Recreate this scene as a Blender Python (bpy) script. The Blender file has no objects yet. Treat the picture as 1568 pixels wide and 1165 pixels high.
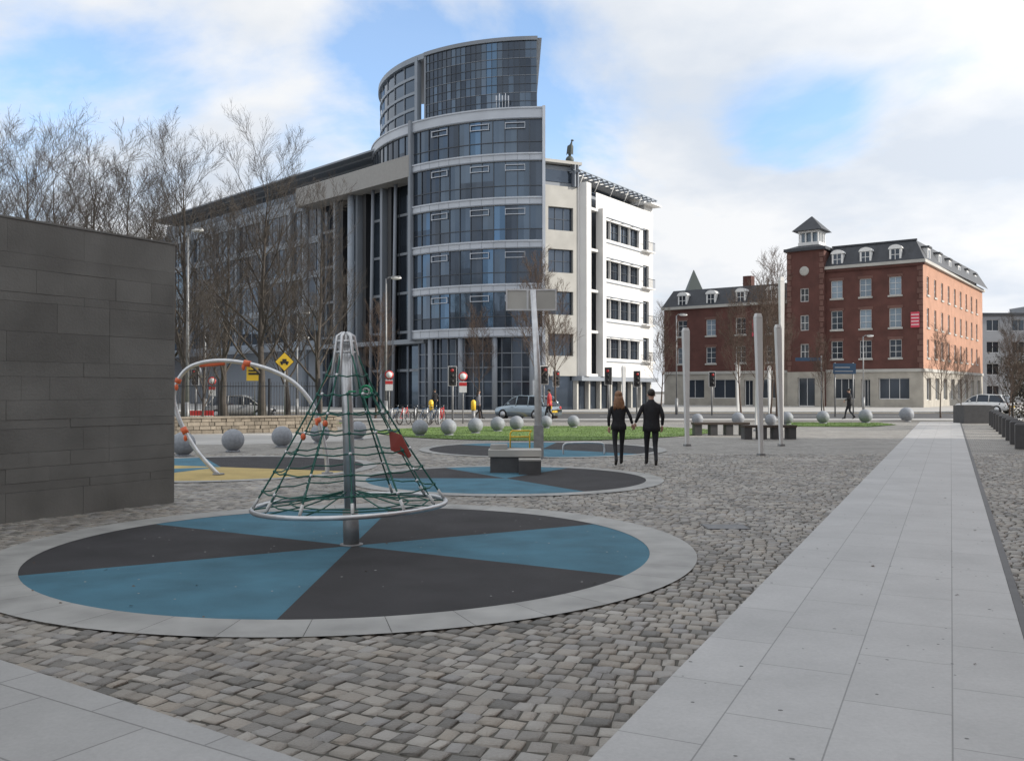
import bpy, bmesh, math, random
from mathutils import Vector, Matrix
random.seed(7)
rad=math.radians
sc=bpy.context.scene
sc.view_settings.view_transform='Standard'
sc.view_settings.look='None'
sc.view_settings.exposure=0

# ------------------------------------------------------------------ materials
def mat(name,col,rough=.8,metal=0.,var=0.,scale=4.,isl=0.,bump=0.,bscale=60.,spec=.5,detail=4.,cols=None):
    m=bpy.data.materials.new(name); m.use_nodes=True
    nt=m.node_tree; N=nt.nodes; L=nt.links
    b=N['Principled BSDF']
    b.inputs['Roughness'].default_value=rough
    b.inputs['Metallic'].default_value=metal
    b.inputs['Specular IOR Level'].default_value=spec
    c=(col[0],col[1],col[2],1)
    b.inputs['Base Color'].default_value=c
    if var or isl:
        hs=N.new('ShaderNodeHueSaturation'); hs.inputs['Color'].default_value=c
        L.new(hs.outputs[0],b.inputs['Base Color'])
        ad=N.new('ShaderNodeMath'); ad.operation='ADD'; ad.inputs[0].default_value=0; ad.inputs[1].default_value=0
        if cols:
            g0=N.new('ShaderNodeNewGeometry'); rp=N.new('ShaderNodeValToRGB'); rp.color_ramp.interpolation='LINEAR'
            els=rp.color_ramp.elements
            while len(els)<len(cols): els.new(.5)
            for i,cc in enumerate(cols): els[i].position=i/(len(cols)-1); els[i].color=(*cc,1)
            wn=N.new('ShaderNodeTexWhiteNoise'); wn.noise_dimensions='1D'; L.new(g0.outputs['Random Per Island'],wn.inputs['W'])
            L.new(wn.outputs['Value'],rp.inputs[0]); L.new(rp.outputs[0],hs.inputs['Color'])
        if var:
            tc=N.new('ShaderNodeTexCoord'); n=N.new('ShaderNodeTexNoise')
            n.inputs['Scale'].default_value=scale; n.inputs['Detail'].default_value=detail
            L.new(tc.outputs['Object'],n.inputs['Vector'])
            mr=N.new('ShaderNodeMapRange'); mr.inputs[1].default_value=.3; mr.inputs[2].default_value=.7
            mr.inputs[3].default_value=-var; mr.inputs[4].default_value=var
            L.new(n.outputs['Fac'],mr.inputs[0]); L.new(mr.outputs[0],ad.inputs[0])
        if isl:
            g=N.new('ShaderNodeNewGeometry')
            mr2=N.new('ShaderNodeMapRange'); mr2.inputs[3].default_value=-isl; mr2.inputs[4].default_value=isl
            L.new(g.outputs['Random Per Island'],mr2.inputs[0]); L.new(mr2.outputs[0],ad.inputs[1])
        a2=N.new('ShaderNodeMath'); a2.operation='ADD'; a2.inputs[1].default_value=1
        L.new(ad.outputs[0],a2.inputs[0]); L.new(a2.outputs[0],hs.inputs['Value'])
    if bump:
        tc=N.new('ShaderNodeTexCoord'); n=N.new('ShaderNodeTexNoise')
        n.inputs['Scale'].default_value=bscale; n.inputs['Detail'].default_value=5
        L.new(tc.outputs['Object'],n.inputs['Vector'])
        bp=N.new('ShaderNodeBump'); bp.inputs['Strength'].default_value=bump; bp.inputs['Distance'].default_value=.02
        L.new(n.outputs['Fac'],bp.inputs['Height']); L.new(bp.outputs[0],b.inputs['Normal'])
    return m

def brickmat(name,c1,c2,mortar,w,h,ms,rot=0.,rough=.8,bump=.3,offset=.5,noise=.15,wob=0.,freq=2):
    m=bpy.data.materials.new(name); m.use_nodes=True
    nt=m.node_tree; N=nt.nodes; L=nt.links; b=N['Principled BSDF']
    b.inputs['Roughness'].default_value=rough
    tc=N.new('ShaderNodeTexCoord'); mp=N.new('ShaderNodeMapping'); mp.inputs['Rotation'].default_value[2]=rot
    L.new(tc.outputs['Object'],mp.inputs['Vector'])
    br=N.new('ShaderNodeTexBrick'); br.offset=offset; br.offset_frequency=freq
    br.inputs['Color1'].default_value=(*c1,1); br.inputs['Color2'].default_value=(*c2,1); br.inputs['Mortar'].default_value=(*mortar,1)
    br.inputs['Scale'].default_value=1; br.inputs['Brick Width'].default_value=w; br.inputs['Row Height'].default_value=h
    br.inputs['Mortar Size'].default_value=ms; br.inputs['Mortar Smooth'].default_value=.3
    src=mp.outputs[0]
    if wob:
        nz=N.new('ShaderNodeTexNoise'); nz.inputs['Scale'].default_value=1.5
        L.new(mp.outputs[0],nz.inputs['Vector'])
        mx=N.new('ShaderNodeVectorMath'); mx.operation='MULTIPLY_ADD'
        mx.inputs[1].default_value=(wob,wob,wob)
        L.new(nz.outputs['Color'],mx.inputs[0]); L.new(mp.outputs[0],mx.inputs[2]); src=mx.outputs[0]
    L.new(src,br.inputs['Vector'])
    n=N.new('ShaderNodeTexNoise'); n.inputs['Scale'].default_value=.9; n.inputs['Detail'].default_value=8; n.inputs['Roughness'].default_value=.65
    L.new(tc.outputs['Object'],n.inputs['Vector'])
    mr=N.new('ShaderNodeMapRange'); mr.inputs[1].default_value=.3; mr.inputs[2].default_value=.7; mr.inputs[3].default_value=1-noise; mr.inputs[4].default_value=1+noise
    L.new(n.outputs['Fac'],mr.inputs[0])
    n3=N.new('ShaderNodeTexNoise'); n3.inputs['Scale'].default_value=35; n3.inputs['Detail'].default_value=6; n3.inputs['Roughness'].default_value=.8
    L.new(tc.outputs['Object'],n3.inputs['Vector'])
    mr3=N.new('ShaderNodeMapRange'); mr3.inputs[1].default_value=.3; mr3.inputs[2].default_value=.7; mr3.inputs[3].default_value=.9; mr3.inputs[4].default_value=1.1
    L.new(n3.outputs['Fac'],mr3.inputs[0]); mm=N.new('ShaderNodeMath'); mm.operation='MULTIPLY'; L.new(mr.outputs[0],mm.inputs[0]); L.new(mr3.outputs[0],mm.inputs[1])
    hs=N.new('ShaderNodeHueSaturation'); L.new(br.outputs['Color'],hs.inputs['Color']); L.new(mm.outputs[0],hs.inputs['Value'])
    L.new(hs.outputs[0],b.inputs['Base Color'])
    n2=N.new('ShaderNodeTexNoise'); n2.inputs['Scale'].default_value=120; L.new(tc.outputs['Object'],n2.inputs['Vector'])
    ad=N.new('ShaderNodeMath'); ad.operation='MULTIPLY_ADD'; ad.inputs[1].default_value=.15
    inv=N.new('ShaderNodeMath'); inv.operation='SUBTRACT'; inv.inputs[0].default_value=1; L.new(br.outputs['Fac'],inv.inputs[1])
    L.new(n2.outputs['Fac'],ad.inputs[0]); L.new(inv.outputs[0],ad.inputs[2])
    bp=N.new('ShaderNodeBump'); bp.inputs['Strength'].default_value=bump; bp.inputs['Distance'].default_value=.01
    L.new(ad.outputs[0],bp.inputs['Height']); L.new(bp.outputs[0],b.inputs['Normal'])
    return m

ROT=math.atan2(-.435,.900)
M={}
M['joint']=mat('joint_sand',(.10,.095,.082),.95,var=.3,scale=3)
M['sett']=mat('granite_sett',(.34,.31,.275),.5,var=.22,scale=.8,isl=.10,bump=.5,bscale=70,detail=8,
    cols=[(.125,.12,.108),(.225,.212,.192),(.285,.262,.228),(.35,.33,.297),(.25,.243,.235),(.31,.275,.23),(.165,.157,.145)])
M['settfar']=brickmat('granite_sett_far',(.33,.315,.288),(.23,.218,.198),(.14,.132,.118),.125,.128,.011,rot=-ROT,noise=.2,wob=.12,rough=.65)
M['slab']=brickmat('granite_slab',(.42,.42,.415),(.385,.385,.38),(.22,.22,.215),.98,.55,.005,rot=-math.atan2(.900,.435),rough=.5,bump=.15,noise=.13)
M['slab2']=brickmat('granite_slab_b',(.35,.35,.345),(.32,.32,.315),(.19,.19,.185),.9,.6,.007,rot=.55,rough=.5,bump=.2,noise=.13)
M['ring']=mat('granite_ring',(.32,.32,.308),.6,var=.2,scale=2.2,isl=.05,bump=.15,bscale=90,detail=8)
M['rblue']=mat('rubber_blue',(.06,.172,.24),.85,var=.2,scale=1.6,bump=.6,bscale=220,detail=10)
M['rblack']=mat('rubber_black',(.036,.035,.038),.85,var=.25,scale=1.6,bump=.6,bscale=220,detail=10)
M['ryel']=mat('rubber_yellow',(.46,.35,.14),.85,var=.14,scale=2,bump=.5,bscale=220)
M['wallst']=mat('dark_limestone',(.175,.176,.166),.5,var=.2,scale=1.3,isl=.09,bump=.25,bscale=30,detail=9)
M['wallgap']=mat('wall_backing',(.08,.08,.08),.9)
M['steel']=mat('galvanised_steel',(.62,.63,.64),.42,metal=.7,var=.12,scale=8)
M['steeld']=mat('dull_steel',(.26,.265,.27),.5,metal=.3,var=.15,scale=8)
M['ropeg']=mat('rope_green',(.025,.12,.095),.7)
M['ropew']=mat('rope_collar',(.6,.61,.6),.6)
M['orange']=mat('orange_plastic',(.72,.15,.06),.45)
M['red']=mat('red_paint',(.55,.04,.04),.45,var=.08)
M['redbrown']=mat('red_panel',(.33,.06,.045),.45,var=.08)
M['green']=mat('green_plastic',(.03,.38,.18),.4)
M['yellow']=mat('yellow_paint',(.85,.55,.04),.45)
M['whitep']=mat('white_paint',(.74,.74,.73),.45,var=.03)
M['black']=mat('black_paint',(.02,.02,.022),.5)
M['panel']=mat('white_panel',(.52,.555,.61),.45,var=.08,scale=.5)
M['panelr']=mat('cream_render',(.72,.71,.69),.6,var=.05,scale=.5)
M['panelw']=mat('wing_panel',(.27,.31,.36),.45,var=.06,scale=.5)
M['panelg']=mat('grey_panel',(.235,.26,.295),.45,var=.06,scale=.4)
M['stonel']=mat('pale_stone',(.43,.42,.39),.7,var=.09,scale=.8)
M['stoned']=mat('ground_floor_stone',(.37,.345,.30),.75,var=.14,scale=1.2)
M['glass']=mat('tinted_glazing',(.11,.145,.19),.05,metal=.72,isl=.13,var=.2,scale=.2)
M['glassd']=mat('dark_glazing',(.07,.088,.115),.07,metal=.6,isl=.18,var=.15,scale=.3)
M['glassb']=mat('blue_glazing',(.11,.18,.27),.06,metal=.75,isl=.2)
M['mull']=mat('mullion',(.08,.09,.105),.4,metal=.4)
M['beige']=mat('beige_soffit_beam',(.32,.31,.295),.6,var=.06)
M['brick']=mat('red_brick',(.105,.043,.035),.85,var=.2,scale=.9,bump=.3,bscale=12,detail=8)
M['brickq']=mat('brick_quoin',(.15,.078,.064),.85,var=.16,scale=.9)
M['brick_sunlit']=mat('red_brick_sunlit',(.42,.23,.155),.85,var=.12,scale=.9,detail=8)  # lighter copy of the brick: sunshine on the side face put into the colour
M['slate']=mat('slate_roof',(.042,.046,.054),.6,var=.2,scale=2)
M['win']=mat('window_glass',(.05,.06,.075),.08,metal=.45,isl=.4)
M['winl']=mat('window_blind',(.20,.25,.30),.3,metal=.3,isl=.4)
M['bark']=mat('bark',(.07,.06,.052),.9,var=.2,scale=3)
M['barkr']=mat('bark_young',(.11,.078,.06),.9,var=.2,scale=3)
M['ball']=mat('granite_ball',(.25,.268,.295),.6,var=.14,scale=12)
M['wood']=mat('dark_timber',(.06,.045,.035),.7,var=.2,scale=6)
M['darkst']=mat('dark_granite',(.075,.075,.077),.55,var=.12,scale=6)
M['asph']=mat('asphalt',(.07,.07,.072),.85,var=.18,scale=.6,bump=.3,bscale=80)
M['pave']=mat('concrete_paving',(.40,.39,.37),.8,var=.12,scale=.5)
M['kerb']=mat('kerb_granite',(.43,.43,.42),.7,var=.1)
M['grass']=mat('grass',(.10,.165,.035),.9,var=.25,scale=1.2,bump=.8,bscale=25)
M['grassb']=mat('grass_blade',(.13,.21,.045),.8,isl=.3)
M['rubble']=mat('rubble_stone',(.25,.215,.17),.85,isl=.3,var=.2,scale=5,bump=.5,bscale=20)
M['pylon']=mat('pylon_enamel',(.64,.64,.63),.5,var=.06,scale=2)
M['skin']=mat('skin',(.50,.31,.23),.6)
M['coat']=mat('black_coat',(.014,.014,.017),.85,var=.3,scale=8,bump=.4,bscale=14)
M['trou']=mat('dark_trousers',(.018,.019,.024),.85,var=.25,scale=8)
M['hairb']=mat('hair_auburn',(.22,.11,.055),.55,var=.35,scale=25)
M['haird']=mat('hair_dark',(.022,.016,.012),.6,var=.3,scale=25)
M['shoe']=mat('shoe_leather',(.02,.018,.017),.45)
M['bag']=mat('grey_jacket',(.20,.20,.22),.8)
M['carp']=mat('car_paint',(.38,.46,.52),.25,metal=.5)
M['tyre']=mat('tyre',(.02,.02,.02),.9)
M['leaf']=mat('evergreen_leaf',(.045,.042,.026),.7,isl=.5)
M['signb']=mat('sign_blue',(.02,.06,.12),.5)
M['pink']=mat('banner_red',(.60,.06,.10),.6)
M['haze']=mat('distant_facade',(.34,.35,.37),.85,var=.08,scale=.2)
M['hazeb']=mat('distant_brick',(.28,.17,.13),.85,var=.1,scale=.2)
M['copper']=mat('weathered_bronze',(.07,.085,.08),.6)
M['stain']=mat('trodden_gum',(.17,.17,.17),.8)
M['dleaf']=mat('fallen_leaf',(.12,.08,.045),.8,isl=.4)

# ------------------------------------------------------------------ mesh builder
class MB:
    def __init__(s): s.v=[];s.f=[];s.m=[];s.sm=[];s.mats=[];s.fr=None
    def T(s,p):
        if s.fr is None: return (p[0],p[1],p[2])
        o,ux,uy=s.fr
        return (o[0]+ux[0]*p[0]+uy[0]*p[1], o[1]+ux[1]*p[0]+uy[1]*p[1], (o[2] if len(o)>2 else 0)+p[2])
    def mi(s,m):
        m=M[m] if isinstance(m,str) else m
        if m not in s.mats: s.mats.append(m)
        return s.mats.index(m)
    def add(s,vs,fs,m,smooth=False):
        b=len(s.v); s.v+= [s.T(p) for p in vs]; k=s.mi(m)
        for f in fs: s.f.append([i+b for i in f]); s.m.append(k); s.sm.append(smooth)
    def box(s,x0,x1,y0,y1,z0,z1,m):
        s.add([(x0,y0,z0),(x1,y0,z0),(x1,y1,z0),(x0,y1,z0),(x0,y0,z1),(x1,y0,z1),(x1,y1,z1),(x0,y1,z1)],
              [(3,2,1,0),(4,5,6,7),(0,1,5,4),(1,2,6,5),(2,3,7,6),(3,0,4,7)],m)
    def taper(s,x0,x1,y0,y1,z0,a0,a1,b0,b1,z1,m):
        s.add([(x0,y0,z0),(x1,y0,z0),(x1,y1,z0),(x0,y1,z0),(a0,b0,z1),(a1,b0,z1),(a1,b1,z1),(a0,b1,z1)],
              [(3,2,1,0),(4,5,6,7),(0,1,5,4),(1,2,6,5),(2,3,7,6),(3,0,4,7)],m)
    def poly(s,pts,m): s.add(pts,[tuple(range(len(pts)))],m)
    def tube(s,pts,r,m,n=8,smooth=True,cap=True):
        pts=[Vector(p) for p in pts]
        if not hasattr(r,'__len__'): r=[r]*len(pts)
        vs=[];up=None
        for i,p in enumerate(pts):
            d=(pts[min(i+1,len(pts)-1)]-pts[max(i-1,0)])
            if d.length<1e-9: d=Vector((0,0,1))
            d.normalize()
            if up is None:
                up=Vector((0,0,1)) if abs(d.z)<.9 else Vector((1,0,0))
            a=d.cross(up)
            if a.length<1e-4: a=d.cross(Vector((0,1,0)))
            a.normalize(); b=a.cross(d).normalized(); up=b
            for k in range(n):
                t=2*math.pi*k/n
                vs.append(tuple(p+a*(math.cos(t)*r[i])+b*(math.sin(t)*r[i])))
        fs=[]
        for i in range(len(pts)-1):
            for k in range(n):
                fs.append((i*n+k,i*n+(k+1)%n,(i+1)*n+(k+1)%n,(i+1)*n+k))
        if cap:
            fs.append(tuple(range(n-1,-1,-1))); fs.append(tuple((len(pts)-1)*n+k for k in range(n)))
        s.add(vs,fs,m,smooth)
    def ball(s,c,r,m,nu=16,nv=10):
        rx,ry,rz=(r,r,r) if not hasattr(r,'__len__') else r
        vs=[(c[0],c[1],c[2]-rz)]
        for j in range(1,nv):
            ph=-math.pi/2+math.pi*j/nv
            for i in range(nu):
                t=2*math.pi*i/nu
                vs.append((c[0]+rx*math.cos(ph)*math.cos(t),c[1]+ry*math.cos(ph)*math.sin(t),c[2]+rz*math.sin(ph)))
        vs.append((c[0],c[1],c[2]+rz)); fs=[]
        for i in range(nu): fs.append((0,1+(i+1)%nu,1+i))
        for j in range(nv-2):
            for i in range(nu):
                a=1+j*nu+i;b=1+j*nu+(i+1)%nu
                fs.append((a,b,b+nu,a+nu))
        t=1+(nv-2)*nu
        for i in range(nu): fs.append((t+i,t+(i+1)%nu,len(vs)-1))
        s.add(vs,fs,m,True)
    def ring(s,c,R,r,m,n=32,k=6,ax='z'):
        vs=[];fs=[]
        for i in range(n):
            t=2*math.pi*i/n
            for j in range(k):
                u=2*math.pi*j/k; q=R+r*math.cos(u); w=r*math.sin(u)
                x,y,z=q*math.cos(t),q*math.sin(t),w
                if ax=='y': x,y,z=x,z,y
                if ax=='x': x,y,z=z,x,y
                vs.append((c[0]+x,c[1]+y,c[2]+z))
        for i in range(n):
            for j in range(k):
                fs.append((i*k+j,((i+1)%n)*k+j,((i+1)%n)*k+(j+1)%k,i*k+(j+1)%k))
        s.add(vs,fs,m,True)
    def arc(s,c,r0,r1,t0,t1,z0,z1,m,step=2.,split=False):
        n=max(1,int(round((t1-t0)/step)))
        P=lambda r,t,z:(c[0]-r*math.sin(rad(t)),c[1]-r*math.cos(rad(t)),z)
        if split:
            for i in range(n):
                a=t0+(t1-t0)*i/n;b=t0+(t1-t0)*(i+1)/n
                s.add([P(r1,a,z0),P(r1,b,z0),P(r1,b,z1),P(r1,a,z1)],[(0,1,2,3)],m)
            return
        vs=[];fs=[]
        for i in range(n+1):
            a=t0+(t1-t0)*i/n
            vs+=[P(r0,a,z0),P(r1,a,z0),P(r1,a,z1),P(r0,a,z1)]
        for i in range(n):
            for k in range(4): fs.append((i*4+k,i*4+(k+1)%4,i*4+4+(k+1)%4,i*4+4+k))
        fs+=[(0,1,2,3),(n*4+3,n*4+2,n*4+1,n*4)]
        s.add(vs,fs,m)
    def mesh(s,name):
        me=bpy.data.meshes.new(name); me.from_pydata(s.v,[],s.f)
        for m in s.mats: me.materials.append(m)
        me.polygons.foreach_set('material_index',s.m); me.polygons.foreach_set('use_smooth',s.sm)
        me.update(); return me
def link(name,me,parent=None,loc=(0,0,0),rz=0,scale=1):
    o=bpy.data.objects.new(name,me); sc.collection.objects.link(o)
    o.location=loc; o.rotation_euler[2]=rz
    o.scale=(scale,)*3 if not hasattr(scale,'__len__') else scale
    if parent: o.parent=parent
    return o
class G:
    def __init__(s,name,loc=(0,0,0),rz=0): s.name=name;s.parts={};s.fr=None;s.loc=loc;s.rz=rz
    def frame(s,o,ux,uy):
        s.fr=(o,ux,uy)
        for p in s.parts.values(): p.fr=s.fr
        return s
    def __getitem__(s,k):
        if k not in s.parts: s.parts[k]=MB(); s.parts[k].fr=s.fr
        return s.parts[k]
    def done(s):
        e=link(s.name,None,loc=s.loc,rz=s.rz)
        for k,p in s.parts.items():
            if p.v: link(k,p.mesh(k),e)
        s.e=e
        return e
def single(name,mb,**k): return link(name,mb.mesh(name),**k)

# ------------------------------------------------------------------ world + sun
SE=22.; AZ=96.
S=Vector((math.sin(rad(AZ))*math.cos(rad(SE)),math.cos(rad(AZ))*math.cos(rad(SE)),math.sin(rad(SE))))
w=bpy.data.worlds.new("World"); sc.world=w; w.use_nodes=True
nt=w.node_tree; N=nt.nodes; L=nt.links
bg=N['Background']; bg.inputs['Strength'].default_value=.135
sky=N.new('ShaderNodeTexSky'); sky.sky_type='NISHITA'; sky.sun_disc=False
sky.sun_elevation=rad(SE); sky.sun_rotation=rad(AZ); sky.air_density=1.0; sky.dust_density=.6; sky.ozone_density=1.6
tc=N.new('ShaderNodeTexCoord'); sp=N.new('ShaderNodeSeparateXYZ'); L.new(tc.outputs['Generated'],sp.inputs[0])
def mth(op,a,b=None):
    n=N.new('ShaderNodeMath'); n.operation=op
    for i,x in enumerate((a,b)):
        if x is None: continue
        if isinstance(x,(int,float)): n.inputs[i].default_value=x
        else: L.new(x,n.inputs[i])
    return n.outputs[0]
def dotd(v):
    v=Vector(v).normalized()
    dt=N.new('ShaderNodeVectorMath'); dt.operation='DOT_PRODUCT'; L.new(tc.outputs['Generated'],dt.inputs[0]); dt.inputs[1].default_value=tuple(v)
    return dt.outputs['Value']
zz=mth('ADD',mth('MAXIMUM',sp.outputs['Z'],0.),.25)
cb=N.new('ShaderNodeCombineXYZ'); L.new(mth('DIVIDE',sp.outputs['X'],zz),cb.inputs[0]); L.new(mth('DIVIDE',sp.outputs['Y'],zz),cb.inputs[1])
cb.inputs[2].default_value=3.1
nz=N.new('ShaderNodeTexNoise'); nz.inputs['Scale'].default_value=1.3; nz.inputs['Detail'].default_value=10; nz.inputs['Roughness'].default_value=.55; nz.inputs['Distortion'].default_value=.3
L.new(cb.outputs[0],nz.inputs['Vector'])
dens=nz.outputs['Fac']
for v,c0,amt in (((-.03,1,.42),.978,.15),((-.40,1,.44),.985,.11),((.31,1,.315),.995,.12),((-.45,1,.27),.99,.06),((.10,1,.38),.99,.06)):
    m_=N.new('ShaderNodeMapRange'); m_.interpolation_type='SMOOTHSTEP'; m_.inputs[1].default_value=c0; m_.inputs[2].default_value=1.; m_.inputs[3].default_value=0; m_.inputs[4].default_value=amt
    L.new(dotd(v),m_.inputs[0]); dens=mth('SUBTRACT',dens,m_.outputs[0])
cr=N.new('ShaderNodeValToRGB'); cr.color_ramp.elements[0].position=.24; cr.color_ramp.elements[1].position=.47
cr.color_ramp.interpolation='EASE'
L.new(dens,cr.inputs[0])
hz=N.new('ShaderNodeMapRange'); hz.inputs[1].default_value=0; hz.inputs[2].default_value=.28; hz.inputs[3].default_value=.95; hz.inputs[4].default_value=.18
L.new(sp.outputs['Z'],hz.inputs[0])
cf=mth('MAXIMUM',cr.outputs[0],hz.outputs[0])
n2=N.new('ShaderNodeTexNoise'); n2.inputs['Scale'].default_value=1.9; n2.inputs['Detail'].default_value=7; n2.inputs['Roughness'].default_value=.55
L.new(cb.outputs[0],n2.inputs['Vector'])
c2=N.new('ShaderNodeValToRGB'); c2.color_ramp.elements[0].position=.36; c2.color_ramp.elements[1].position=.58
c2.color_ramp.elements[0].color=(5.2,5.65,6.3,1); c2.color_ramp.elements[1].color=(6.9,7.0,7.15,1)
L.new(n2.outputs['Fac'],c2.inputs[0])
fs_=mth('ADD',mth('MULTIPLY',mth('POWER',mth('MAXIMUM',dotd(S),0.),2.),.5),1.)
ov=mth('MULTIPLY',mth('MAXIMUM',mth('SUBTRACT',sp.outputs['Z'],.42),0.),.3)
gl_=mth('ADD',fs_,ov)
vm=N.new('ShaderNodeVectorMath'); vm.operation='SCALE'; L.new(c2.outputs[0],vm.inputs[0]); L.new(gl_,vm.inputs['Scale'])
sk2=N.new('ShaderNodeMixRGB'); sk2.blend_type='MULTIPLY'; sk2.inputs[0].default_value=1; L.new(sky.outputs[0],sk2.inputs[1]); sk2.inputs[2].default_value=(1.5,1.85,2.15,1)
mx=N.new('ShaderNodeMixRGB'); L.new(cf,mx.inputs[0]); L.new(sk2.outputs[0],mx.inputs[1]); L.new(vm.outputs[0],mx.inputs[2])
L.new(mx.outputs[0],bg.inputs['Color'])
sd=bpy.data.lights.new('sun','SUN'); sd.energy=4.6; sd.angle=rad(.5); sd.color=(1,.93,.83)
so=link('sun',sd)
so.rotation_euler=S.to_track_quat('Z','Y').to_euler()
cd=bpy.data.cameras.new('camera'); co=link('camera',cd)
cd.sensor_width=36; cd.lens=36*1390/1568; cd.clip_end=3000
co.location=(0,0,1.75); co.rotation_euler=(rad(90.64),0,0); sc.camera=co

# ------------------------------------------------------------------ ground surfaces
mb=MB(); mb.poly([(-1500,-1500,0),(1500,-1500,0),(1500,1500,0),(-1500,1500,0)],'joint'); single('ground',mb)
mb=MB(); mb.poly([(-60,25,.006),(60,25,.006),(60,52,.006),(-60,52,.006)],'settfar')
mb.poly([(-60,-8,.004),(-60,25,.004),(-15,25,.004),(-15,-8,.004)],'settfar')
single('plaza_paving',mb)
mb=MB(); mb.poly([(-400,53,.01),(400,53,.01),(400,71,.01),(-400,71,.01)],'asph')
for i in range(-30,30):
    mb.box(i*6,i*6+3,61.9,62.05,.012,.016,'whitep')
mb.box(-200,200,53.6,53.75,.012,.016,'yellow'); mb.box(-200,200,70.2,70.35,.012,.016,'yellow')
single('road',mb)
mb=MB()
mb.box(-400,400,50.5,52.7,.0,.12,'pave'); mb.box(-400,400,52.7,53,.0,.125,'kerb')
mb.box(-400,400,71,71.3,.0,.125,'kerb'); mb.box(-400,400,71.3,420,.0,.12,'pave')
single('pavement',mb)
mb=MB(); mb.poly([(-22,30,.01),(-9,29.2,.01),(-5.5,31.5,.01),(-5,34.5,.01),(-8.2,37,.01),(-22,35,.01)],'pave'); single('footpath',mb)

PL=lambda y:-1.70+.483*y
PR=lambda y:.50+.483*y
mb=MB()
mb.poly([(PL(-6),-6,.024),(PR(-6),-6,.024),(PR(50.4),50.4,.024),(PL(50.4),50.4,.024)],'slab')
single('granite_path',mb)
mb=MB()
mb.poly([(PR(-6)+.003,-6,.023),(PR(-6)+.075,-6,.023),(PR(50)+.075,50,.023),(PR(50)+.003,50,.023)],'darkst')
single('drain_channel',mb)
bl0=Vector((-3.30,5.86)); bl1=Vector((-1.015,4.29)); bd=(bl1-bl0).normalized(); bn=Vector((-bd.y,bd.x))
A=bl0-bd*9; B=bl1+bd*2.2
mb=MB(); mb.poly([(A.x,A.y,.024),(B.x,B.y,.024),(B.x-1,B.y-8,.024),(A.x-6,A.y-10,.024)],'slab2'); single('slab_paving',mb)
r=random.Random(77); mb=MB()
for _ in range(300):
    y=r.uniform(3.5,32); x=r.uniform(PL(y)+.03,PR(y)-.03); s_=r.uniform(.007,.016)
    mb.poly([(x+s_*math.cos(t)*r.uniform(.7,1.1),y+s_*math.sin(t)*r.uniform(.7,1.1),.0246) for t in [k*math.pi/4 for k in range(8)]],'stain')
for _ in range(70):
    t=r.uniform(0,6.28); q=3.1*math.sqrt(r.random()); x=-1.78+q*math.cos(t);y=10.15+q*math.sin(t); s_=r.uniform(.006,.014)
    mb.poly([(x+s_*math.cos(u),y+s_*math.sin(u),.0222) for u in [k*math.pi/3 for k in range(6)]],'ring')
single('chewing_gum_spots',mb)
mb=MB()
for _ in range(90):
    y=r.uniform(5,24); x=r.uniform(-.58*y,.58*y); a=r.uniform(0,6.28); s_=r.uniform(.012,.026)
    z=.027
    mb.add([(x+s_*math.cos(a),y+s_*math.sin(a),z),(x+.5*s_*math.cos(a+1.5),y+.5*s_*math.sin(a+1.5),z+.008),(x-s_*math.cos(a),y-s_*math.sin(a),z+.004),(x-.5*s_*math.cos(a+1.5),y-.5*s_*math.sin(a+1.5),z+.001)],[(0,1,2,3)],'dleaf')
single('fallen_leaves',mb)

circles=[(-1.78,10.15,3.77,3.28),(-6.6,20.6,3.5,3.2),(-.12,17.95,3.08,2.74),(.9,27.0,3.65,3.35)]
def inmask(x,y):
    if PL(y)+.08<x<PR(y)+.02: return True
    for cx,cy,ro,ri in circles:
        if (x-cx)**2+(y-cy)**2<(ro-.08)**2: return True
    d=(Vector((x,y))-bl0).dot(bn)
    if d<-.08: return True
    return False
av=(.435,.900); bv=(.900,-.435)
V=[];F=[]
rnd=random.Random(3)
PITCH=.128
def sett(a0,a1,b0,b1):
    bc=(b0+b1)/2; ac=(a0+a1)/2
    wv=.30*math.sin(bc*.5+ac*.13)+.12*math.sin(bc*1.3+1)+.015*math.sin(bc*7+ac*3)
    x=av[0]*(ac+wv)+bv[0]*bc; y=av[1]*(ac+wv)+bv[1]*bc
    if y<2.8 or y>25.05 or abs(x)>.60*y+1.6 or x<-9: return
    if inmask(x,y): return
    ha=(a1-a0)/2-rnd.uniform(0,.006); hb=(b1-b0)/2-rnd.uniform(0,.005)
    yaw=rnd.uniform(-.08,.08)+math.atan(.15*math.cos(bc*.5+ac*.13)+.156*math.cos(bc*1.3+1))
    ca,sa=math.cos(yaw),math.sin(yaw)
    dz=rnd.uniform(-.004,.003); tx=rnd.uniform(-.06,.06); ty=rnd.uniform(-.06,.06)
    base=len(V)
    for lvl,(ins,z) in enumerate(((0,0.001),(.005,.009),(.022,.0155))):
        for sa_,sb_ in ((-1,-1),(-1,1),(1,1),(1,-1)):
            la=sa_*(ha-ins)+rnd.uniform(-.006,.006); lb=sb_*(hb-ins)+rnd.uniform(-.006,.006)
            ra=la*ca+lb*sa; rb=-la*sa+lb*ca
            V.append((x+av[0]*ra+bv[0]*rb,y+av[1]*ra+bv[1]*rb,z+(dz+tx*la+ty*lb if lvl else 0)))
    for l in (0,4):
        for k in range(4): F.append((base+l+k,base+l+(k+1)%4,base+l+4+(k+1)%4,base+l+4+k))
    F.append((base+8,base+9,base+10,base+11))
r0=-6.
while r0<40:
    b=-30+rnd.uniform(0,.2)
    while b<18:
        lw=rnd.uniform(.085,.16)
        sett(r0+.005,r0+PITCH-.005,b+.004,b+lw-.004)
        b+=lw
    r0+=PITCH
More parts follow.
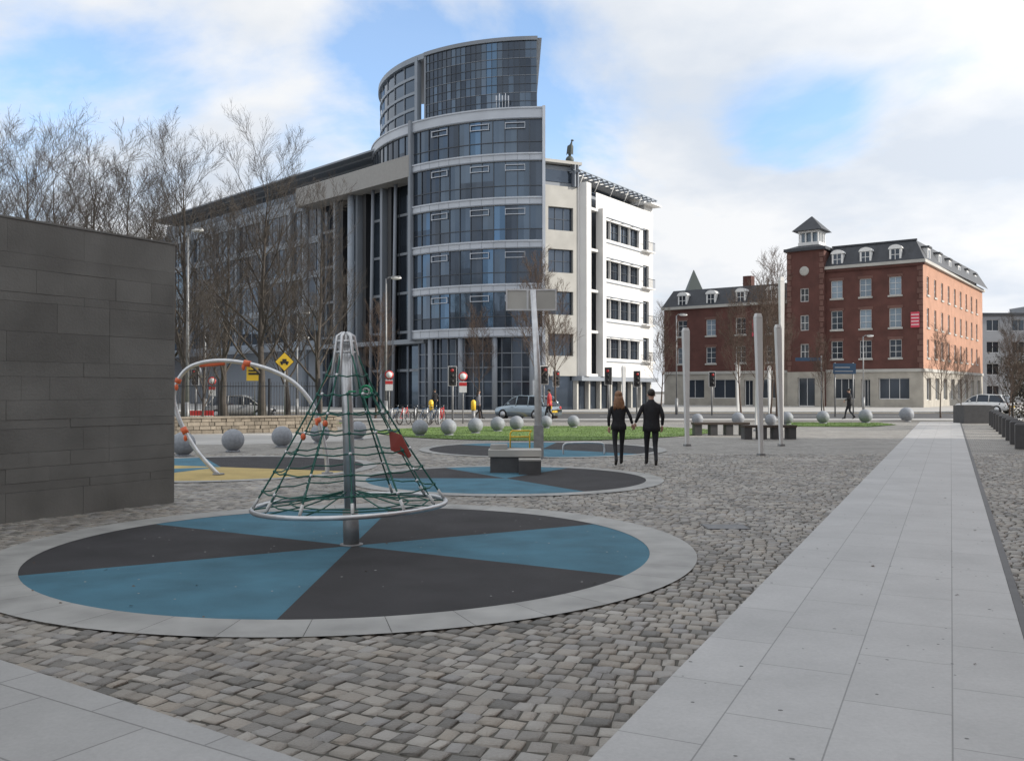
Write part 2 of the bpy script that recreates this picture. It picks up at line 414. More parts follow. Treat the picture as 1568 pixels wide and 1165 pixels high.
me=bpy.data.meshes.new('cobblestones'); me.from_pydata(V,[],F); me.materials.append(M['sett'])
me.polygons.foreach_set('use_smooth',[True]*len(F)); me.update(); link('cobblestones',me)
def pie(name,c,secs,z=.021,off=90.,ringm='ring'):
    cx,cy,ro,ri=c; mb=MB()
    n=len(secs); st=360/n
    for i,m in enumerate(secs):
        t0=off+i*st; pts=[(cx,cy,z)]
        for k in range(13):
            t=rad(t0+st*k/12); pts.append((cx+ri*math.cos(t),cy+ri*math.sin(t),z))
        mb.poly(pts,m)
    e=link(name,None); link('rubber_surface',mb.mesh('rubber_surface'),e)
    rb=MB(); k=int(2*math.pi*ro/.62); gp=.0025/ro
    for i in range(k):
        a=2*math.pi*i/k+gp; b=2*math.pi*(i+1)/k-gp
        vs=[];
        for q in range(4):
            t=a+(b-a)*q/3
            vs+= [(cx+ri*math.cos(t),cy+ri*math.sin(t),z+.003),(cx+ro*math.cos(t),cy+ro*math.sin(t),z+.003)]
        rb.add(vs,[(0,1,3,2),(2,3,5,4),(4,5,7,6)],'ring')
    link('stone_ring',rb.mesh('stone_ring'),e)
pie('play_surface_circle',circles[0],['rblue','rblack','rblue','rblack','rblue','rblack'])
pie('play_surface_circle',circles[1],['rblack','rblue','ryel','rblue','ryel','ryel','rblack','rblack'],off=70)
pie('play_surface_circle',circles[2],['rblue','rblack','rblue','rblue','rblack','rblack'],off=60)
pie('play_surface_circle',circles[3],['rblack','rblue','rblack','rblack','rblue','rblack'],off=20)
def lawn(pts,n,seed):
    mb=MB(); mb.poly([(x,y,.03) for x,y in pts],'grass')
    r=random.Random(seed)
    xs=[p[0] for p in pts]; ys=[p[1] for p in pts]
    def inside(x,y):
        c=False;j=len(pts)-1
        for i in range(len(pts)):
            xi,yi=pts[i];xj,yj=pts[j]
            if (yi>y)!=(yj>y) and x<(xj-xi)*(y-yi)/(yj-yi)+xi: c=not c
            j=i
        return c
    for _ in range(n):
        x=r.uniform(min(xs),max(xs));y=r.uniform(min(ys),max(ys))
        if not inside(x,y): continue
        a=r.uniform(0,6.28);h=r.uniform(.012,.035);w_=.02
        mb.add([(x-w_*math.cos(a),y-w_*math.sin(a),.03),(x+w_*math.cos(a),y+w_*math.sin(a),.03),(x+r.uniform(-.02,.02),y+r.uniform(-.02,.02),.03+h)],[(0,1,2)],'grassb')
    single('lawn',mb)
def smoothpoly(P_):
    for _ in range(2):
        Q=[]
        for i in range(len(P_)):
            a=P_[i];b=P_[(i+1)%len(P_)]
            Q+=[(a[0]*.75+b[0]*.25,a[1]*.75+b[1]*.25),(a[0]*.25+b[0]*.75,a[1]*.25+b[1]*.75)]
        P_=Q
    return P_
lawn(smoothpoly([(-5.2,35.5),(-2.2,32),(2,31.2),(4.6,32.6),(7.8,36),(9.3,40.5),(6,44.5),(-3,44),(-6,40)]),9000,1)
lawn([(13.6,44),(17.0,43.4),(19.5,46),(19.8,49),(14.5,49.5)],3000,2)
lawn([(-20,42),(-9,42),(-9,49),(-20,49)],3000,3)
mb=MB(); mb.box(2.45,3.0,11.4,11.8,.0,.0195,'darkst')
for i in range(5): mb.box(2.47,2.98,11.43+i*.075,11.47+i*.075,.0197,.0215,'steeld')
single('drain_cover',mb)

# ------------------------------------------------------------------ grey stone wall (left)
P1=Vector((-5.28,14.14)); P0=Vector((-6.69,11.86)); d=(P0-P1).normalized(); nrm=Vector((-d.y,d.x))
if nrm.dot(Vector((0,0))-P1)<0: nrm=-nrm
g=G('grey_stone_wall'); g.frame((P1.x,P1.y),(d.x,d.y),(nrm.x,nrm.y))
WL=13.; g['core'].box(.04,WL,-.55,-.03,0,3.98,'wallgap')
r=random.Random(11); z=0.
while z<4.02:
    h=r.choice([.2,.26,.32,.40,.12,.16]); 
    if z+h>3.88: h=4.02-z
    x=0.
    while x<WL:
        l=r.choice([.4,.6,.8,1.1,1.5,2.0]); l=min(l,WL-x)
        if WL-x-l<.3: l=WL-x
        g['cladding'].box(x+.0015,x+l-.0015,-.03,r.uniform(0.0,.007),z+.0015,z+h-.0015,'wallst')
        x+=l
    z+=h
g['cladding'].box(-.03,-.0,-.6,.0,0,4.02,'wallst')
g['coping'].box(-.03,WL,-.6,.012,4.023,4.05,'wallst')
g.done()

# ------------------------------------------------------------------ net climber
C=(-1.80,10.2)
g=G('rope_net_climber')
p=g['pole']; lean=-.07
X=lambda z:C[0]+lean*z/2.3
p.tube([(X(0),C[1],0.015),(X(.42),C[1],.42)],[.09,.088],'steeld',20)
p.tube([(X(.40),C[1],.40),(X(2.38),C[1],2.38)],[.066,.060],'steel',20)
p.tube([(X(0),C[1],0.018),(X(0),C[1],.035)],[.13,.13],'steeld',20)
p.ring((X(2.3),C[1],2.3),.085,.018,'steel'); p.ring((X(2.18),C[1],2.18),.10,.014,'steel')
for k in range(6):
    t=rad(60*k+15)
    p.tube([(X(2.4)+.03*math.cos(t),C[1]+.03*math.sin(t),2.40),(X(2.33)+.09*math.cos(t),C[1]+.09*math.sin(t),2.36),(X(2.1)+.13*math.cos(t),C[1]+.13*math.sin(t),2.12),(X(1.7)+.21*math.cos(t),C[1]+.21*math.sin(t),1.68)],[.016,.02,.018,.014],'steel',8)
RZ=.47; RR=1.07
p=g['rim']; 
tilt=lambda x:RZ+(x)*.028
n=48
pts=[(X(.47)+RR*math.cos(2*math.pi*i/n),C[1]+RR*math.sin(2*math.pi*i/n),tilt(RR*math.cos(2*math.pi*i/n))) for i in range(n+1)]
p.tube(pts,.026,'steel',10,cap=False)
nt_=g['net']; NM=12
def prof(u):
    return .10+(RR-.10)*(u**1.18), 2.22+(RZ-2.22)*u
def npnt(k,u):
    t=2*math.pi*k/NM+.2; r_,z=prof(u)
    if k%2: r_*=.97
    return (X(z)+r_*math.cos(t),C[1]+r_*math.sin(t),z+(r_*math.cos(t))*.028*u)
us=[0,.17,.29,.41,.53,.65,.77,.89,1.]
for k in range(NM):
    s0=0 if k%2==0 else 2
    nt_.tube([npnt(k,u) for u in us[s0:]],.0105 if k%2==0 else .008,'ropeg',5)
    for u in us[max(s0,1):-1]:
        nt_.ball(npnt(k,u),.021,'ropeg' if (k+int(u*10))%3 else 'steel',8,5)
    q=npnt(k,.985); q2=npnt(k,.93)
    nt_.tube([q2,q],.019,'ropew',6)
for ui,u in enumerate(us[1:-1]):
    for k in range(NM):
        if u<.2 and k%2: continue
        kk=(k+ (2 if u<.2 else 1))%NM
        a=Vector(npnt(k,u)); b=Vector(npnt(kk,u)); m_=(a+b)/2; m_.z-=.02
        nt_.tube([a,m_,b],.0085,'ropeg',5)
for k in range(NM):
    a=npnt(k,1.); b=(X(.5)+.09*math.cos(2*math.pi*k/NM+.2),C[1]+.09*math.sin(2*math.pi*k/NM+.2),.62)
    nt_.tube([a,((a[0]+b[0])/2,(a[1]+b[1])/2,.50),b],.008,'ropeg',5)
for fr in (.62,.82):
    nt_.tube([(X(.47)+RR*fr*math.cos(2*math.pi*i/NM+.2),C[1]+RR*fr*math.sin(2*math.pi*i/NM+.2),RZ+.03) for i in range(NM+1)],.008,'ropeg',5,cap=False)
pp=g['grips']
for k,u in ((7,.55),(8,.47)):
    q=npnt(k,u); pp.ball(q,(.03,.03,.04),'orange',10,6)
q=npnt(11,.62)
pp.add([(q[0]-.12,q[1],q[2]+.16),(q[0]+.02,q[1]-.02,q[2]+.12),(q[0]+.13,q[1],q[2]-.11),(q[0]+.10,q[1],q[2]-.14),(q[0]-.1,q[1],q[2]-.05),
        (q[0]-.12,q[1]+.02,q[2]+.16),(q[0]+.02,q[1],q[2]+.12),(q[0]+.13,q[1]+.02,q[2]-.11),(q[0]+.10,q[1]+.02,q[2]-.14),(q[0]-.1,q[1]+.02,q[2]-.05)],
       [(0,1,2,3,4),(9,8,7,6,5),(0,5,6,1),(1,6,7,2),(2,7,8,3),(3,8,9,4),(4,9,5,0)],'redbrown')
q=(X(1.7)+.22,C[1]-.05,1.74)
pp.ring(q,.065,.012,'green',20,6,'y'); pp.ring(q,.035,.01,'ropew',16,6,'y'); pp.tube([(q[0]-.2,q[1],q[2]),(q[0]+.06,q[1],q[2])],.01,'green',6)
g.done()

# ------------------------------------------------------------------ arch loop climber
g=G('looping_climbing_arch')
pl=[(-6.04,0),(-6.51,.51),(-6.89,1.19),(-6.98,1.72),(-6.71,2.19),(-6.1,2.35),(-5.3,2.25),(-4.63,1.97),(-4.2,1.52),(-4.0,.98),(-3.88,.45),(-3.85,.0)]
def cr_(pts,n=6):
    out=[]
    for i in range(len(pts)-1):
        p0=pts[max(i-1,0)];p1=pts[i];p2=pts[i+1];p3=pts[min(i+2,len(pts)-1)]
        for k in range(n):
            t=k/n
            out.append(tuple(.5*((2*p1[j])+(-p0[j]+p2[j])*t+(2*p0[j]-5*p1[j]+4*p2[j]-p3[j])*t*t+(-p0[j]+3*p1[j]-3*p2[j]+p3[j])*t**3) for j in range(len(p1))))
    out.append(tuple(pts[-1])); return out
cv=cr_([(a,18.7+.25*i/11,b+.018) for i,(a,b) in enumerate(pl)])
g['rail'].tube(cv,.045,'steel',12)
for i in (9,20,34,52):
    q=cv[i]; nx=cv[i+1]; g['clamps'].tube([q,nx],.066,'orange',12)
    g['clamps'].ball((q[0],q[1]-.03,q[2]-.09),(.04,.045,.07),'orange',10,6)
q=cv[31]; g['clamps'].tube([(q[0]-.5,q[1],q[2]-.10),(q[0]+.02,q[1],q[2]-.06)],.035,'orange',8)
g['clamps'].tube([(q[0]-.5,q[1],q[2]-.10),(q[0]-.45,q[1],q[2]-.35)],.02,'steel',8)
g['feet'].tube([(-6.04,18.7,.02),(-6.04,18.7,.05)],.12,'steeld',16); g['feet'].tube([(-3.85,18.95,.02),(-3.85,18.95,.05)],.12,'steeld',16)
g.done()

# ------------------------------------------------------------------ basketball hoop
g=G('basketball_hoop'); bx,by=.66,23.4
g['post'].tube([(bx+.03,by,0.01),(bx,by,2.2),(bx-.12,by,4.35)],[.11,.085,.07],'steel',14)
g['post'].box(bx-.2,bx+.26,by-.2,by+.2,.006,.04,'steeld')
g['post'].box(bx-.10,bx+.15,by-.13,by+.13,.04,.85,'steeld')
for zz_ in (4.0,4.3): g['post'].tube([(bx-.1,by,zz_-.1),(bx-.14,by+.75,zz_)],.03,'steel',8)
X0,X1=bx-.82,bx+.53
g['backboard'].box(X0,X1,by+.76,by+.80,3.88,4.45,'stonel')
for a in (X0,X1-.04): g['backboard'].box(a,a+.04,by+.74,by+.76,3.88,4.45,'steel')
for zq in (3.88,4.41): g['backboard'].box(X0+.04,X1-.04,by+.74,by+.758,zq,zq+.04,'steel')
g['backboard'].box(X0+.55,X0+.60,by+.735,by+.758,3.92,4.41,'steel')
g['backboard'].box(X0+.75,X0+.80,by+.735,by+.758,3.92,4.41,'steel')
g['rim'].ring((bx-.14,by+1.06,3.95),.23,.012,'orange',24,6)
g.done()
g=G('granite_bench'); 
g['seat'].box(-.50,.62,19.1,19.75,.36,.50,'stonel'); 
g['base'].box(-.46,.58,19.14,19.71,.016,.357,'darkst')
g['arm'].box(-.46,-.1,19.3,19.74,.503,.60,'ring')
g['step'].box(.14,.60,18.72,19.09,.016,.30,'darkst')
g['step'].box(.14,.60,18.72,19.09,.303,.335,'stonel')
g.done()
g=G('yellow_play_rail')
for xo in (0,.55): g['posts'].tube([(-.05+xo,25.6,.0),(-.05+xo,25.6,.55),(.0+xo,25.6,.62)],.02,'yellow',8)
g['rail'].tube([(-.05,25.6,.45),(.5,25.6,.45)],.018,'yellow',8); g['rail'].tube([(0,25.6,.62),(.55,25.6,.62)],.02,'yellow',8)
g.done()
g=G('balance_rail')
g['rail'].tube(cr_([(1.4,24.8,.01),(1.42,24.8,.28),(1.7,24.8,.33),(2.3,24.8,.33),(2.5,24.8,.28),(2.52,24.8,.01)]),.025,'steel',8)
g.done()

# ------------------------------------------------------------------ bollard balls
bm=MB(); bm.tube([(0,0,0),(0,0,.05)],.2,'ball',20); bm.ball((0,0,.34),.315,'ball',24,14); bme=bm.mesh('stone_ball_bollard')
for x,yb,s in ((281,699,1),(357,692,1),(432,685,1),(490,679,1),(548,673,1),(643,668,.98),(687,667,.98),(728,664,.98),(762,661,.98),(791,659,.98),(836,656,.9),(878,655,.9),(1068,651,.9),(1130,651,1),(1205,650,1),(1260,649,1.05),(1325,648,1.15),(1388,646,1.25),(1180,652,.9)):
    Y=2432/(yb-598); link('stone_ball_bollard',bme,loc=((x-784)/1390*Y,Y,.006),scale=s)
sm=MB(); sm.box(-.2,.2,-.2,.2,0,.72,'darkst'); sm.taper(-.2,.2,-.2,.2,.72,-.15,.15,-.15,.15,.77,'darkst'); sme=sm.mesh('dark_square_bollard')
for i in range(9):
    Y=27.2+i*2.3; link('dark_square_bollard',sme,loc=(.483*Y+2.15,Y,.006),rz=-.45)
def pylon(x,yb,yt,wpx,lean=0):
    Y=2432/(yb-598); X_=(x-784)/1390*Y; h=1.75+(598-yt)/1390*Y; hw=wpx/1390*Y/2*.86
    g=G('sculpture_pylon',loc=(X_,Y,0),rz=.35)
    l=lean*h
    g['shaft'].taper(-hw*.5,hw*.5,-hw*.4,hw*.4,.07,-hw+l,hw+l,-hw*.7,hw*.7,h*.97,'pylon')
    g['cap'].taper(-hw+l,hw+l,-hw*.7,hw*.7,h*.972,-hw*.7+l,hw*.7+l,-hw*.5,hw*.5,h,'pylon')
    g['base'].box(-hw*.9,hw*.9,-hw*.8,hw*.8,0,.07,'steeld'); g.done()
pylon(1052,683,502,12,-.012); pylon(1165,698,480,13,-.022); pylon(1196,683,497,11,-.03); pylon(1197,662,424,9,0)
pylon(1130,632,558,7); pylon(1178,634,560,6); pylon(955,634,560,7)
pylon(1158,660,560,9,.05)
def tbench(x0,x1,yb):
    Y=2432/(yb-598); a=(x0-784)/1390*Y; b=(x1-784)/1390*Y; L_=b-a
    g=G('timber_bench',loc=(a,Y,0.006),rz=.06)
    for i in range(4): g['seat'].box(0,L_,.0+i*.13,.115+i*.13,.42,.50,'wood')
    for t in (.08,.36,.64,.92): g['legs'].box(L_*t-.14,L_*t+.14,.04,.46,0,.418,'darkst')
    g.done()
tbench(1063,1150,667); tbench(1140,1222,673)
g=G('planter_box'); 
g['box'].box(24.0,25.6,48.2,49.4,0,.95,'darkst'); g['soil'].box(24.1,25.5,48.3,49.3,.951,.97,'wood'); g.done()

# ------------------------------------------------------------------ trees
def tree_mesh(name,seed,h,prim,upa,bark='bark',k2=8,k3=6,rt=.014,lenf=.33,start=.16,minr=.0065,k4=4):
    r=random.Random(seed); mb=MB()
    UP=Vector((0,0,1))
    def br(p,dr,ln,rr,dep):
        n=[5,4,3,2][dep]
        pts=[p.copy()];q=p.copy();dd=dr.copy()
        for i in range(n):
            dd=(dd+UP*(.17 if dep<2 else .14)+Vector((r.uniform(-1,1),r.uniform(-1,1),r.uniform(-1,1)))*.12).normalized()
            q=q+dd*(ln/n); pts.append(q.copy())
        rs=[max(minr*.5,rr*(1-.85*i/n)) for i in range(n+1)]
        mb.tube(pts,rs,bark,[5,4,3,3][dep],smooth=True,cap=False)
        if dep>=3: return
        kk=[k2,k3,k4][dep]
        for i in range(kk):
            t=.18+.78*(i+r.random()*.8)/kk; s_=min(n-1,int(t*n)); f=t*n-s_
            bp=pts[s_].lerp(pts[s_+1],min(f,1)); bd=(pts[s_+1]-pts[s_]).normalized()
            ax=bd.cross(Vector((r.uniform(-1,1),r.uniform(-1,1),r.uniform(-1,1)))).normalized()
            nd=Matrix.Rotation(rad(r.uniform(20,48)),3,ax)@bd
            br(bp,nd,ln*(1-t*.4)*r.uniform(.48,.75),max(minr,rr*(1-.8*t)*.55),dep+1)
    n=10; pts=[Vector((0,0,0))]
    for i in range(n): pts.append(pts[-1]+Vector((r.uniform(-.02,.02)*h*.35,r.uniform(-.02,.02)*h*.35,h/n*.92)))
    rs=[h*rt*(1-.94*(i/n)) for i in range(n+1)]; rs[0]*=1.35
    mb.tube(pts,rs,bark,9,cap=False)
    for i in range(prim):
        t=start+(.98-start)*(i+r.random()*.5)/prim; s_=min(n-1,int(t*n)); bp=pts[s_].lerp(pts[s_+1],t*n-s_)
        a=i*2.4+r.uniform(-.5,.5); el=rad(upa+r.uniform(-12,12)+t*14)
        dr=Vector((math.cos(a)*math.cos(el),math.sin(a)*math.cos(el),math.sin(el)))
        br(bp,dr,h*lenf*(1.15-t*.55)*r.uniform(.75,1.2),h*rt*(1-.9*t)*.5,0)
    return mb.mesh(name)
T1=tree_mesh('bare_tree',21,14.5,24,40); T2=tree_mesh('bare_tree',22,12.,22,42); T3=tree_mesh('bare_tree',23,11.,20,42)
TY=tree_mesh('young_bare_tree',24,5.,18,48,'barkr',7,5,.009,.32,.3,.005,3)
def tree(me,x,Y,top=None,base_h=1.,rz=0,name='bare_tree',sxy=1.):
    s=1.
    if top is not None: s=(1.75+(598-top)/1390*Y)/base_h
    link(name,me,loc=((x-784)/1390*Y,Y,0),rz=rz,scale=(s*sxy,s*sxy,s))
for x,Y,t,m,hh,rz,sx in ((285,44,200,T1,15.5,0,1.),(402,45,208,T1,15.5,1.9,1.05),(487,47,290,T2,12.8,.6,1.),(345,50,300,T3,11.8,2.4,1.2),(235,50,270,T2,12.8,3.3,1.1),(440,56,340,T3,11.8,4.4,1.1),(310,38,440,T3,11,1,.8),
    (40,46,185,T1,15.5,4,1.1),(135,50,215,T2,12.8,.3,1.2),(188,58,240,T3,11.8,2,1.2),(85,60,235,T2,12.8,5,1.2),(-40,48,200,T2,12.8,1,1.1)):
    tree(m,x,Y,t,hh,rz,sxy=sx)
for x,Y,t,rz in ((825,50,400,0),(852,54,440,2),(1135,52,460,1),(1166,50,440,3),(1180,56,465,4),(735,54,480,2.2),(575,56,465,5),(1262,60,520,1),(1440,58,510,2.5),(1012,60,480,3.4),(1190,62,400,0.4)):
    tree(TY,x,Y,t,5.2,rz,'young_bare_tree')
tree(TY,1472,49,540,5.2,2.,'planter_shrub',1.)
tree(T3,1552,43,480,11.8,2.)
tree(TY,1545,40,520,5.2,2.7,'young_bare_tree',1.2)
def evergreen(x,Y,h,w_,seed):
    r=random.Random(seed); g=G('evergreen_shrub',loc=(x,Y,0))
    g['trunk'].tube([(0,0,0),(.1,0,h*.5),(0,.1,h*.9)],[.09,.06,.02],'bark',8)
    for i in range(10):
        a=i*2.4; z=h*(.15+.07*i); g['trunk'].tube([(0,0,z),(w_*.4*math.cos(a),w_*.4*math.sin(a),z+.35*h*.3)],[.03,.01],'bark',5)
    cl=[(r.gauss(0,w_*.3),r.gauss(0,w_*.3),h*r.uniform(.12,.95)) for _ in range(44)]
    for c in cl:
        k=1-.5*(c[2]/h)
        for _ in range(48):
            q=Vector(c)+Vector((r.gauss(0,.16*w_),r.gauss(0,.16*w_),r.gauss(0,.09*h)))*k
            if q.z<.1: continue
            a=Vector((r.uniform(-1,1),r.uniform(-1,1),r.uniform(-1,1))).normalized()*.07; b=a.cross(Vector((r.uniform(-1,1),r.uniform(-1,1),r.uniform(-1,1)))).normalized()*.035
            g['foliage'].add([tuple(q-a),tuple(q+b),tuple(q+a),tuple(q-b)],[(0,1,2,3)],'leaf')
    g.done()
evergreen(25.4,44,4.3,2.2,1); evergreen(24.1,41.,3.4,1.8,2)

# ------------------------------------------------------------------ low rubble wall + railings
g=G('low_stone_wall'); a=Vector((-16,34.6)); b=Vector((-7.6,39.3)); d=(b-a); LL=d.length; d.normalize(); nn=Vector((d.y,-d.x))
g.frame((a.x,a.y),(d.x,d.y),(nn.x,nn.y)); g['core'].box(0,LL,-.4,-.06,0,.62,'wallgap')
r=random.Random(5); z=0
for h in (.17,.15,.16,.14):
    x=0
    while x<LL:
        l=r.uniform(.2,.5); g['stones'].box(x+.01,x+l-.01,-.06,r.uniform(-.02,.03),z+.008,z+h-.008,'rubble'); x+=l
    z+=h
g['coping'].box(0,LL,-.44,.05,.625,.70,'rubble'); g.done()
g=G('iron_railing'); 
for i in range(75):
    x=-18+i*.125; g['bars'].tube([(x,41.5,0.02),(x,41.5,2.15)],.013,'black',5)
for z in (.2,1.95): g['rails'].tube([(-18,41.5,z),(-8.7,41.5,z)],.02,'black',6)
for i in range(5): g['posts'].box(-18+i*2.3-.04,-18+i*2.3+.04,41.42,41.58,0,2.3,'black')
g.done()

# ------------------------------------------------------------------ buildings
def wallo(g,x0,x1,z0,z1,ops,m,y=0.,dep=.22,gm='win',fm='whitep',part='walls',bars=(1,1),fw=.07,wp='windows'):
    xs=sorted({x0,x1}|{o[0] for o in ops}|{o[1] for o in ops}); zs=sorted({z0,z1}|{o[2] for o in ops}|{o[3] for o in ops})
    for i in range(len(xs)-1):
        for j in range(len(zs)-1):
            cx=(xs[i]+xs[i+1])/2; cz=(zs[j]+zs[j+1])/2
            if any(o[0]<cx<o[1] and o[2]<cz<o[3] for o in ops): continue
            g[part].add([(xs[i],y,zs[j]),(xs[i+1],y,zs[j]),(xs[i+1],y,zs[j+1]),(xs[i],y,zs[j+1])],[(0,1,2,3)],m)
    for o in ops:
        a,b,c,d_=o[:4]; yy=y-dep; gmm=o[4] if len(o)>4 else gm
        g[part].add([(a,y,c),(b,y,c),(b,y,d_),(a,y,d_),(a,yy,c),(b,yy,c),(b,yy,d_),(a,yy,d_)],[(0,1,5,4),(1,2,6,5),(2,3,7,6),(3,0,4,7)],m)
        g[wp].add([(a,yy,c),(b,yy,c),(b,yy,d_),(a,yy,d_)],[(0,1,2,3)],gmm)
        if fm:
            y0=yy+.004; y1=yy+.07
            g[wp].box(a,a+fw,y0,y1,c,d_,fm); g[wp].box(b-fw,b,y0,y1,c,d_,fm)
            g[wp].box(a+fw,b-fw,y0,y1,c,c+fw,fm); g[wp].box(a+fw,b-fw,y0,y1,d_-fw,d_,fm)
            nx,nz_=bars
            for i in range(nx):
                q=a+(b-a)*(i+1)/(nx+1); g[wp].box(q-fw*.35,q+fw*.35,y0,y1-.015,c+fw,d_-fw,fm)
            for i in range(nz_):
                q=c+(d_-c)*(i+1)/(nz_+1); g[wp].box(a+fw,b-fw,y0,y1-.008,q-fw*.35,q+fw*.35,fm)

g=G('glass_office_building')
Cc=(2.5,91.5); Rm=16.5
bands=[(24.3,25.3),(20.8,21.5),(17.15,17.85),(13.55,14.25),(9.95,10.65),(6.2,7.0)]
TL=42.8
dr=g['drum_bands']
for i,(a,b) in enumerate(bands):
    t1=80 if i==0 else TL
    dr.arc(Cc,Rm-.6,Rm,0,t1,a,b,'panel'); dr.arc(Cc,Rm,Rm+.08,0,t1,b-.14,b-.02,'panel')
    dr.arc(Cc,Rm,Rm+.05,0,t1,a+.02,a+.10,'panelg')
    if i: 
        for k in range(12): dr.arc(Cc,Rm+.001,Rm+.012,t1*k/12-.04,t1*k/12+.04,a+.10,b-.14,'panelg')
gl=g['drum_glazing']; ml=g['drum_mullions']
for i in range(5):
    z0=bands[i+1][1]; z1=bands[i][0]; t1=80 if i==0 else TL
    n=int(t1/3.55)
    for k in range(n):
        a=t1*k/n; b=t1*(k+1)/n
        m_='glassb' if (k,i) in ((4,3),(8,4),(5,0),(3,2),(4,4)) else ('glassd' if random.random()<.35 else 'glass')
        zs_=z0+random.choice([.0,.0,.9,1.4]) if m_=='glass' else z0
        gl.arc(Cc,Rm-.2,Rm-.18,a,b,zs_,z1,m_,split=True)
        if zs_>z0: gl.arc(Cc,Rm-.2,Rm-.18,a,b,z0,zs_,'glassd',split=True)
        ml.arc(Cc,Rm-.17,Rm-.10,b-.09,b+.09,z0,z1,'mull')
    ml.arc(Cc,Rm-.17,Rm-.11,0,t1,z0+.9,z0+.96,'mull')
    for k in (1.4,4.4,8.2):
        a=t1*k/n if i else TL*k/12
        w_=t1/n*1.0 if i else TL/12
        for zq in (z1-.75,z1-.3): ml.arc(Cc,Rm-.1,Rm+.0,a,a+w_*1.6,zq-.03,zq+.03,'panel')
        for tq in (a,a+w_*1.6): ml.arc(Cc,Rm-.1,Rm+.0,tq-.08,tq+.08,z1-.8,z1-.25,'panel')
ml.arc(Cc,Rm-.7,Rm+.25,TL+.05,TL+1.2,6.1,25.4,'panelg')
ml.arc(Cc,Rm-.6,Rm+.12,-.9,-.05,3,25.35,'panel')
gl.arc(Cc,Rm-.9,Rm-.85,0,TL,.12,6.2,'glassd',step=3,split=True)
for k in range(15): ml.arc(Cc,Rm-.84,Rm-.7,TL*k/14-.1,TL*k/14+.1,.12,6.2,'panelg')
for zq in (1.3,2.5,3.7,4.9): ml.arc(Cc,Rm-.84,Rm-.74,0,TL,zq-.04,zq+.04,'panelg')
for k in (3,14,25,36): 
    t=rad(k); x=Cc[0]-(Rm-.25)*math.sin(t); y=Cc[1]-(Rm-.25)*math.cos(t)
    ml.tube([(x,y,.12),(x,y,6.2)],.22,'panelg',14)
def fan(part,R_,t1,z,m,t0=0):
    pts=[(Cc[0],Cc[1],z)]+[(Cc[0]-R_*math.sin(rad(t0+(t1-t0)*k/24)),Cc[1]-R_*math.cos(rad(t0+(t1-t0)*k/24)),z) for k in range(25)]
    g[part].poly(pts,m)
fan('roof',Rm-.3,80,25.28,'panelg'); fan('roof',Rm-.3,TL,6.22,'panelg'); fan('roof',15.6,100,31.35,'panelg'); 
fan('roof',Rm-.05,80,21.45,'panelg',TL)
g['core_walls'].box(2.2,2.49,75.3,92,.12,25.2,'panelg')
Ru=15.7; t0=1.6
n=22
for k in range(n):
    a=t0+(40-t0)*k/n; b=t0+(40-t0)*(k+1)/n
    for j in range(4):
        z0=25.3+j*1.45
        m_='glassb' if k in (7,8) and j>0 else ('glass' if random.random()<.3 else 'glassd')
        gl.arc(Cc,0,Ru,a,b,z0,z0+1.45,m_,split=True)
    ml.arc(Cc,Ru+.004,Ru+.06,b-.04,b+.04,25.3,31.1,'mull')
for j in range(1,8): ml.arc(Cc,Ru+.004,Ru+.05,t0,40,25.3+j*.725-.02,25.3+j*.725+.02,'panelg' if j%2==0 else 'mull')
ml.arc(Cc,Ru-.3,Ru+.16,t0-.3,40.3,31.1,31.42,'panelg')
ml.arc(Cc,Ru-.9,Ru-.8,40.3,43.5,25.3,30.5,'black'); 
ml.arc(Cc,Ru-.3,Ru+.1,39.7,40.3,25.3,31.1,'panelg'); ml.arc(Cc,Ru-.3,Ru+.2,43.2,44.5,25.3,31.2,'panelw')
for j in range(4):
    z0=25.3+j*1.4; gl.arc(Cc,Ru-.2,Ru-.1,44.5,100,z0+.25,z0+1.4,'glass',step=6,split=True); ml.arc(Cc,Ru-.2,Ru,44.5,100,z0,z0+.25,'panelw')
for k in range(9): ml.arc(Cc,Ru-.095,Ru-.02,44.5+k*6.9-.15,44.5+k*6.9+.15,25.3,30.9,'panelg')
ml.arc(Cc,Ru-.3,Ru+.16,40.3,100,30.9,31.38,'panelw')
g['core_walls'].box(1.75,2.1,75.9,92,25.3,31.1,'panelg')
for q in range(5):
    g['antennas'].tube([(-.3-q*.25,75.4,25.3),(-.3-q*.25,75.4,26.2+.3*(q%2))],.025,'panel',6); g['antennas'].box(-.35-q*.25,-.25-q*.25,75.33,75.47,25.9,26.3,'panel')
# ---- left wing
d=(-.698,.716); nn=(-.716,-.698)
O=(-8.7+2.0*.716,79.4+2.0*.698)
g.frame(O,d,nn)
LW=58.
W=g['wing_walls']; Wg=g['wing_glazing']; Wm=g['wing_mullions']
AT=17.5
W.box(AT,LW,-14,-.3,.12,21.3,'panelg'); W.box(0,AT,-14,-.3,.12,21.3,'panelg')
for i in range(12):
    for j in range(14):
        Wg.add([(i*AT/12+.02,0,.12+j*1.5),(i*AT/12+AT/12-.02,0,.12+j*1.5),(i*AT/12+AT/12-.02,0,.12+j*1.5+1.5),(i*AT/12+.02,0,.12+j*1.5+1.5)],[(0,1,2,3)],'glassd' if (i%4!=1) else 'glass')
    Wm.box(i*AT/12-.05,i*AT/12+.05,0.004,.18,.12,21.2,'mull')
for z in (3.6,7.1,10.7,14.3,17.9): Wm.box(0,AT,.004,.14,z-.12,z+.12,'panelg')
for s_ in (4.6,8.6,12.5): Wm.box(s_,s_+.5,.19,.9,.12,20.5,'black'); 
for s_ in (5.6,9.6,13.4): Wm.box(s_,s_+.35,.19,1.2,.12,20.5,'panelg')
for i,(a,b) in enumerate(bands[1:]): W.box(AT,LW,-.3,.0,a,b,'panelw')
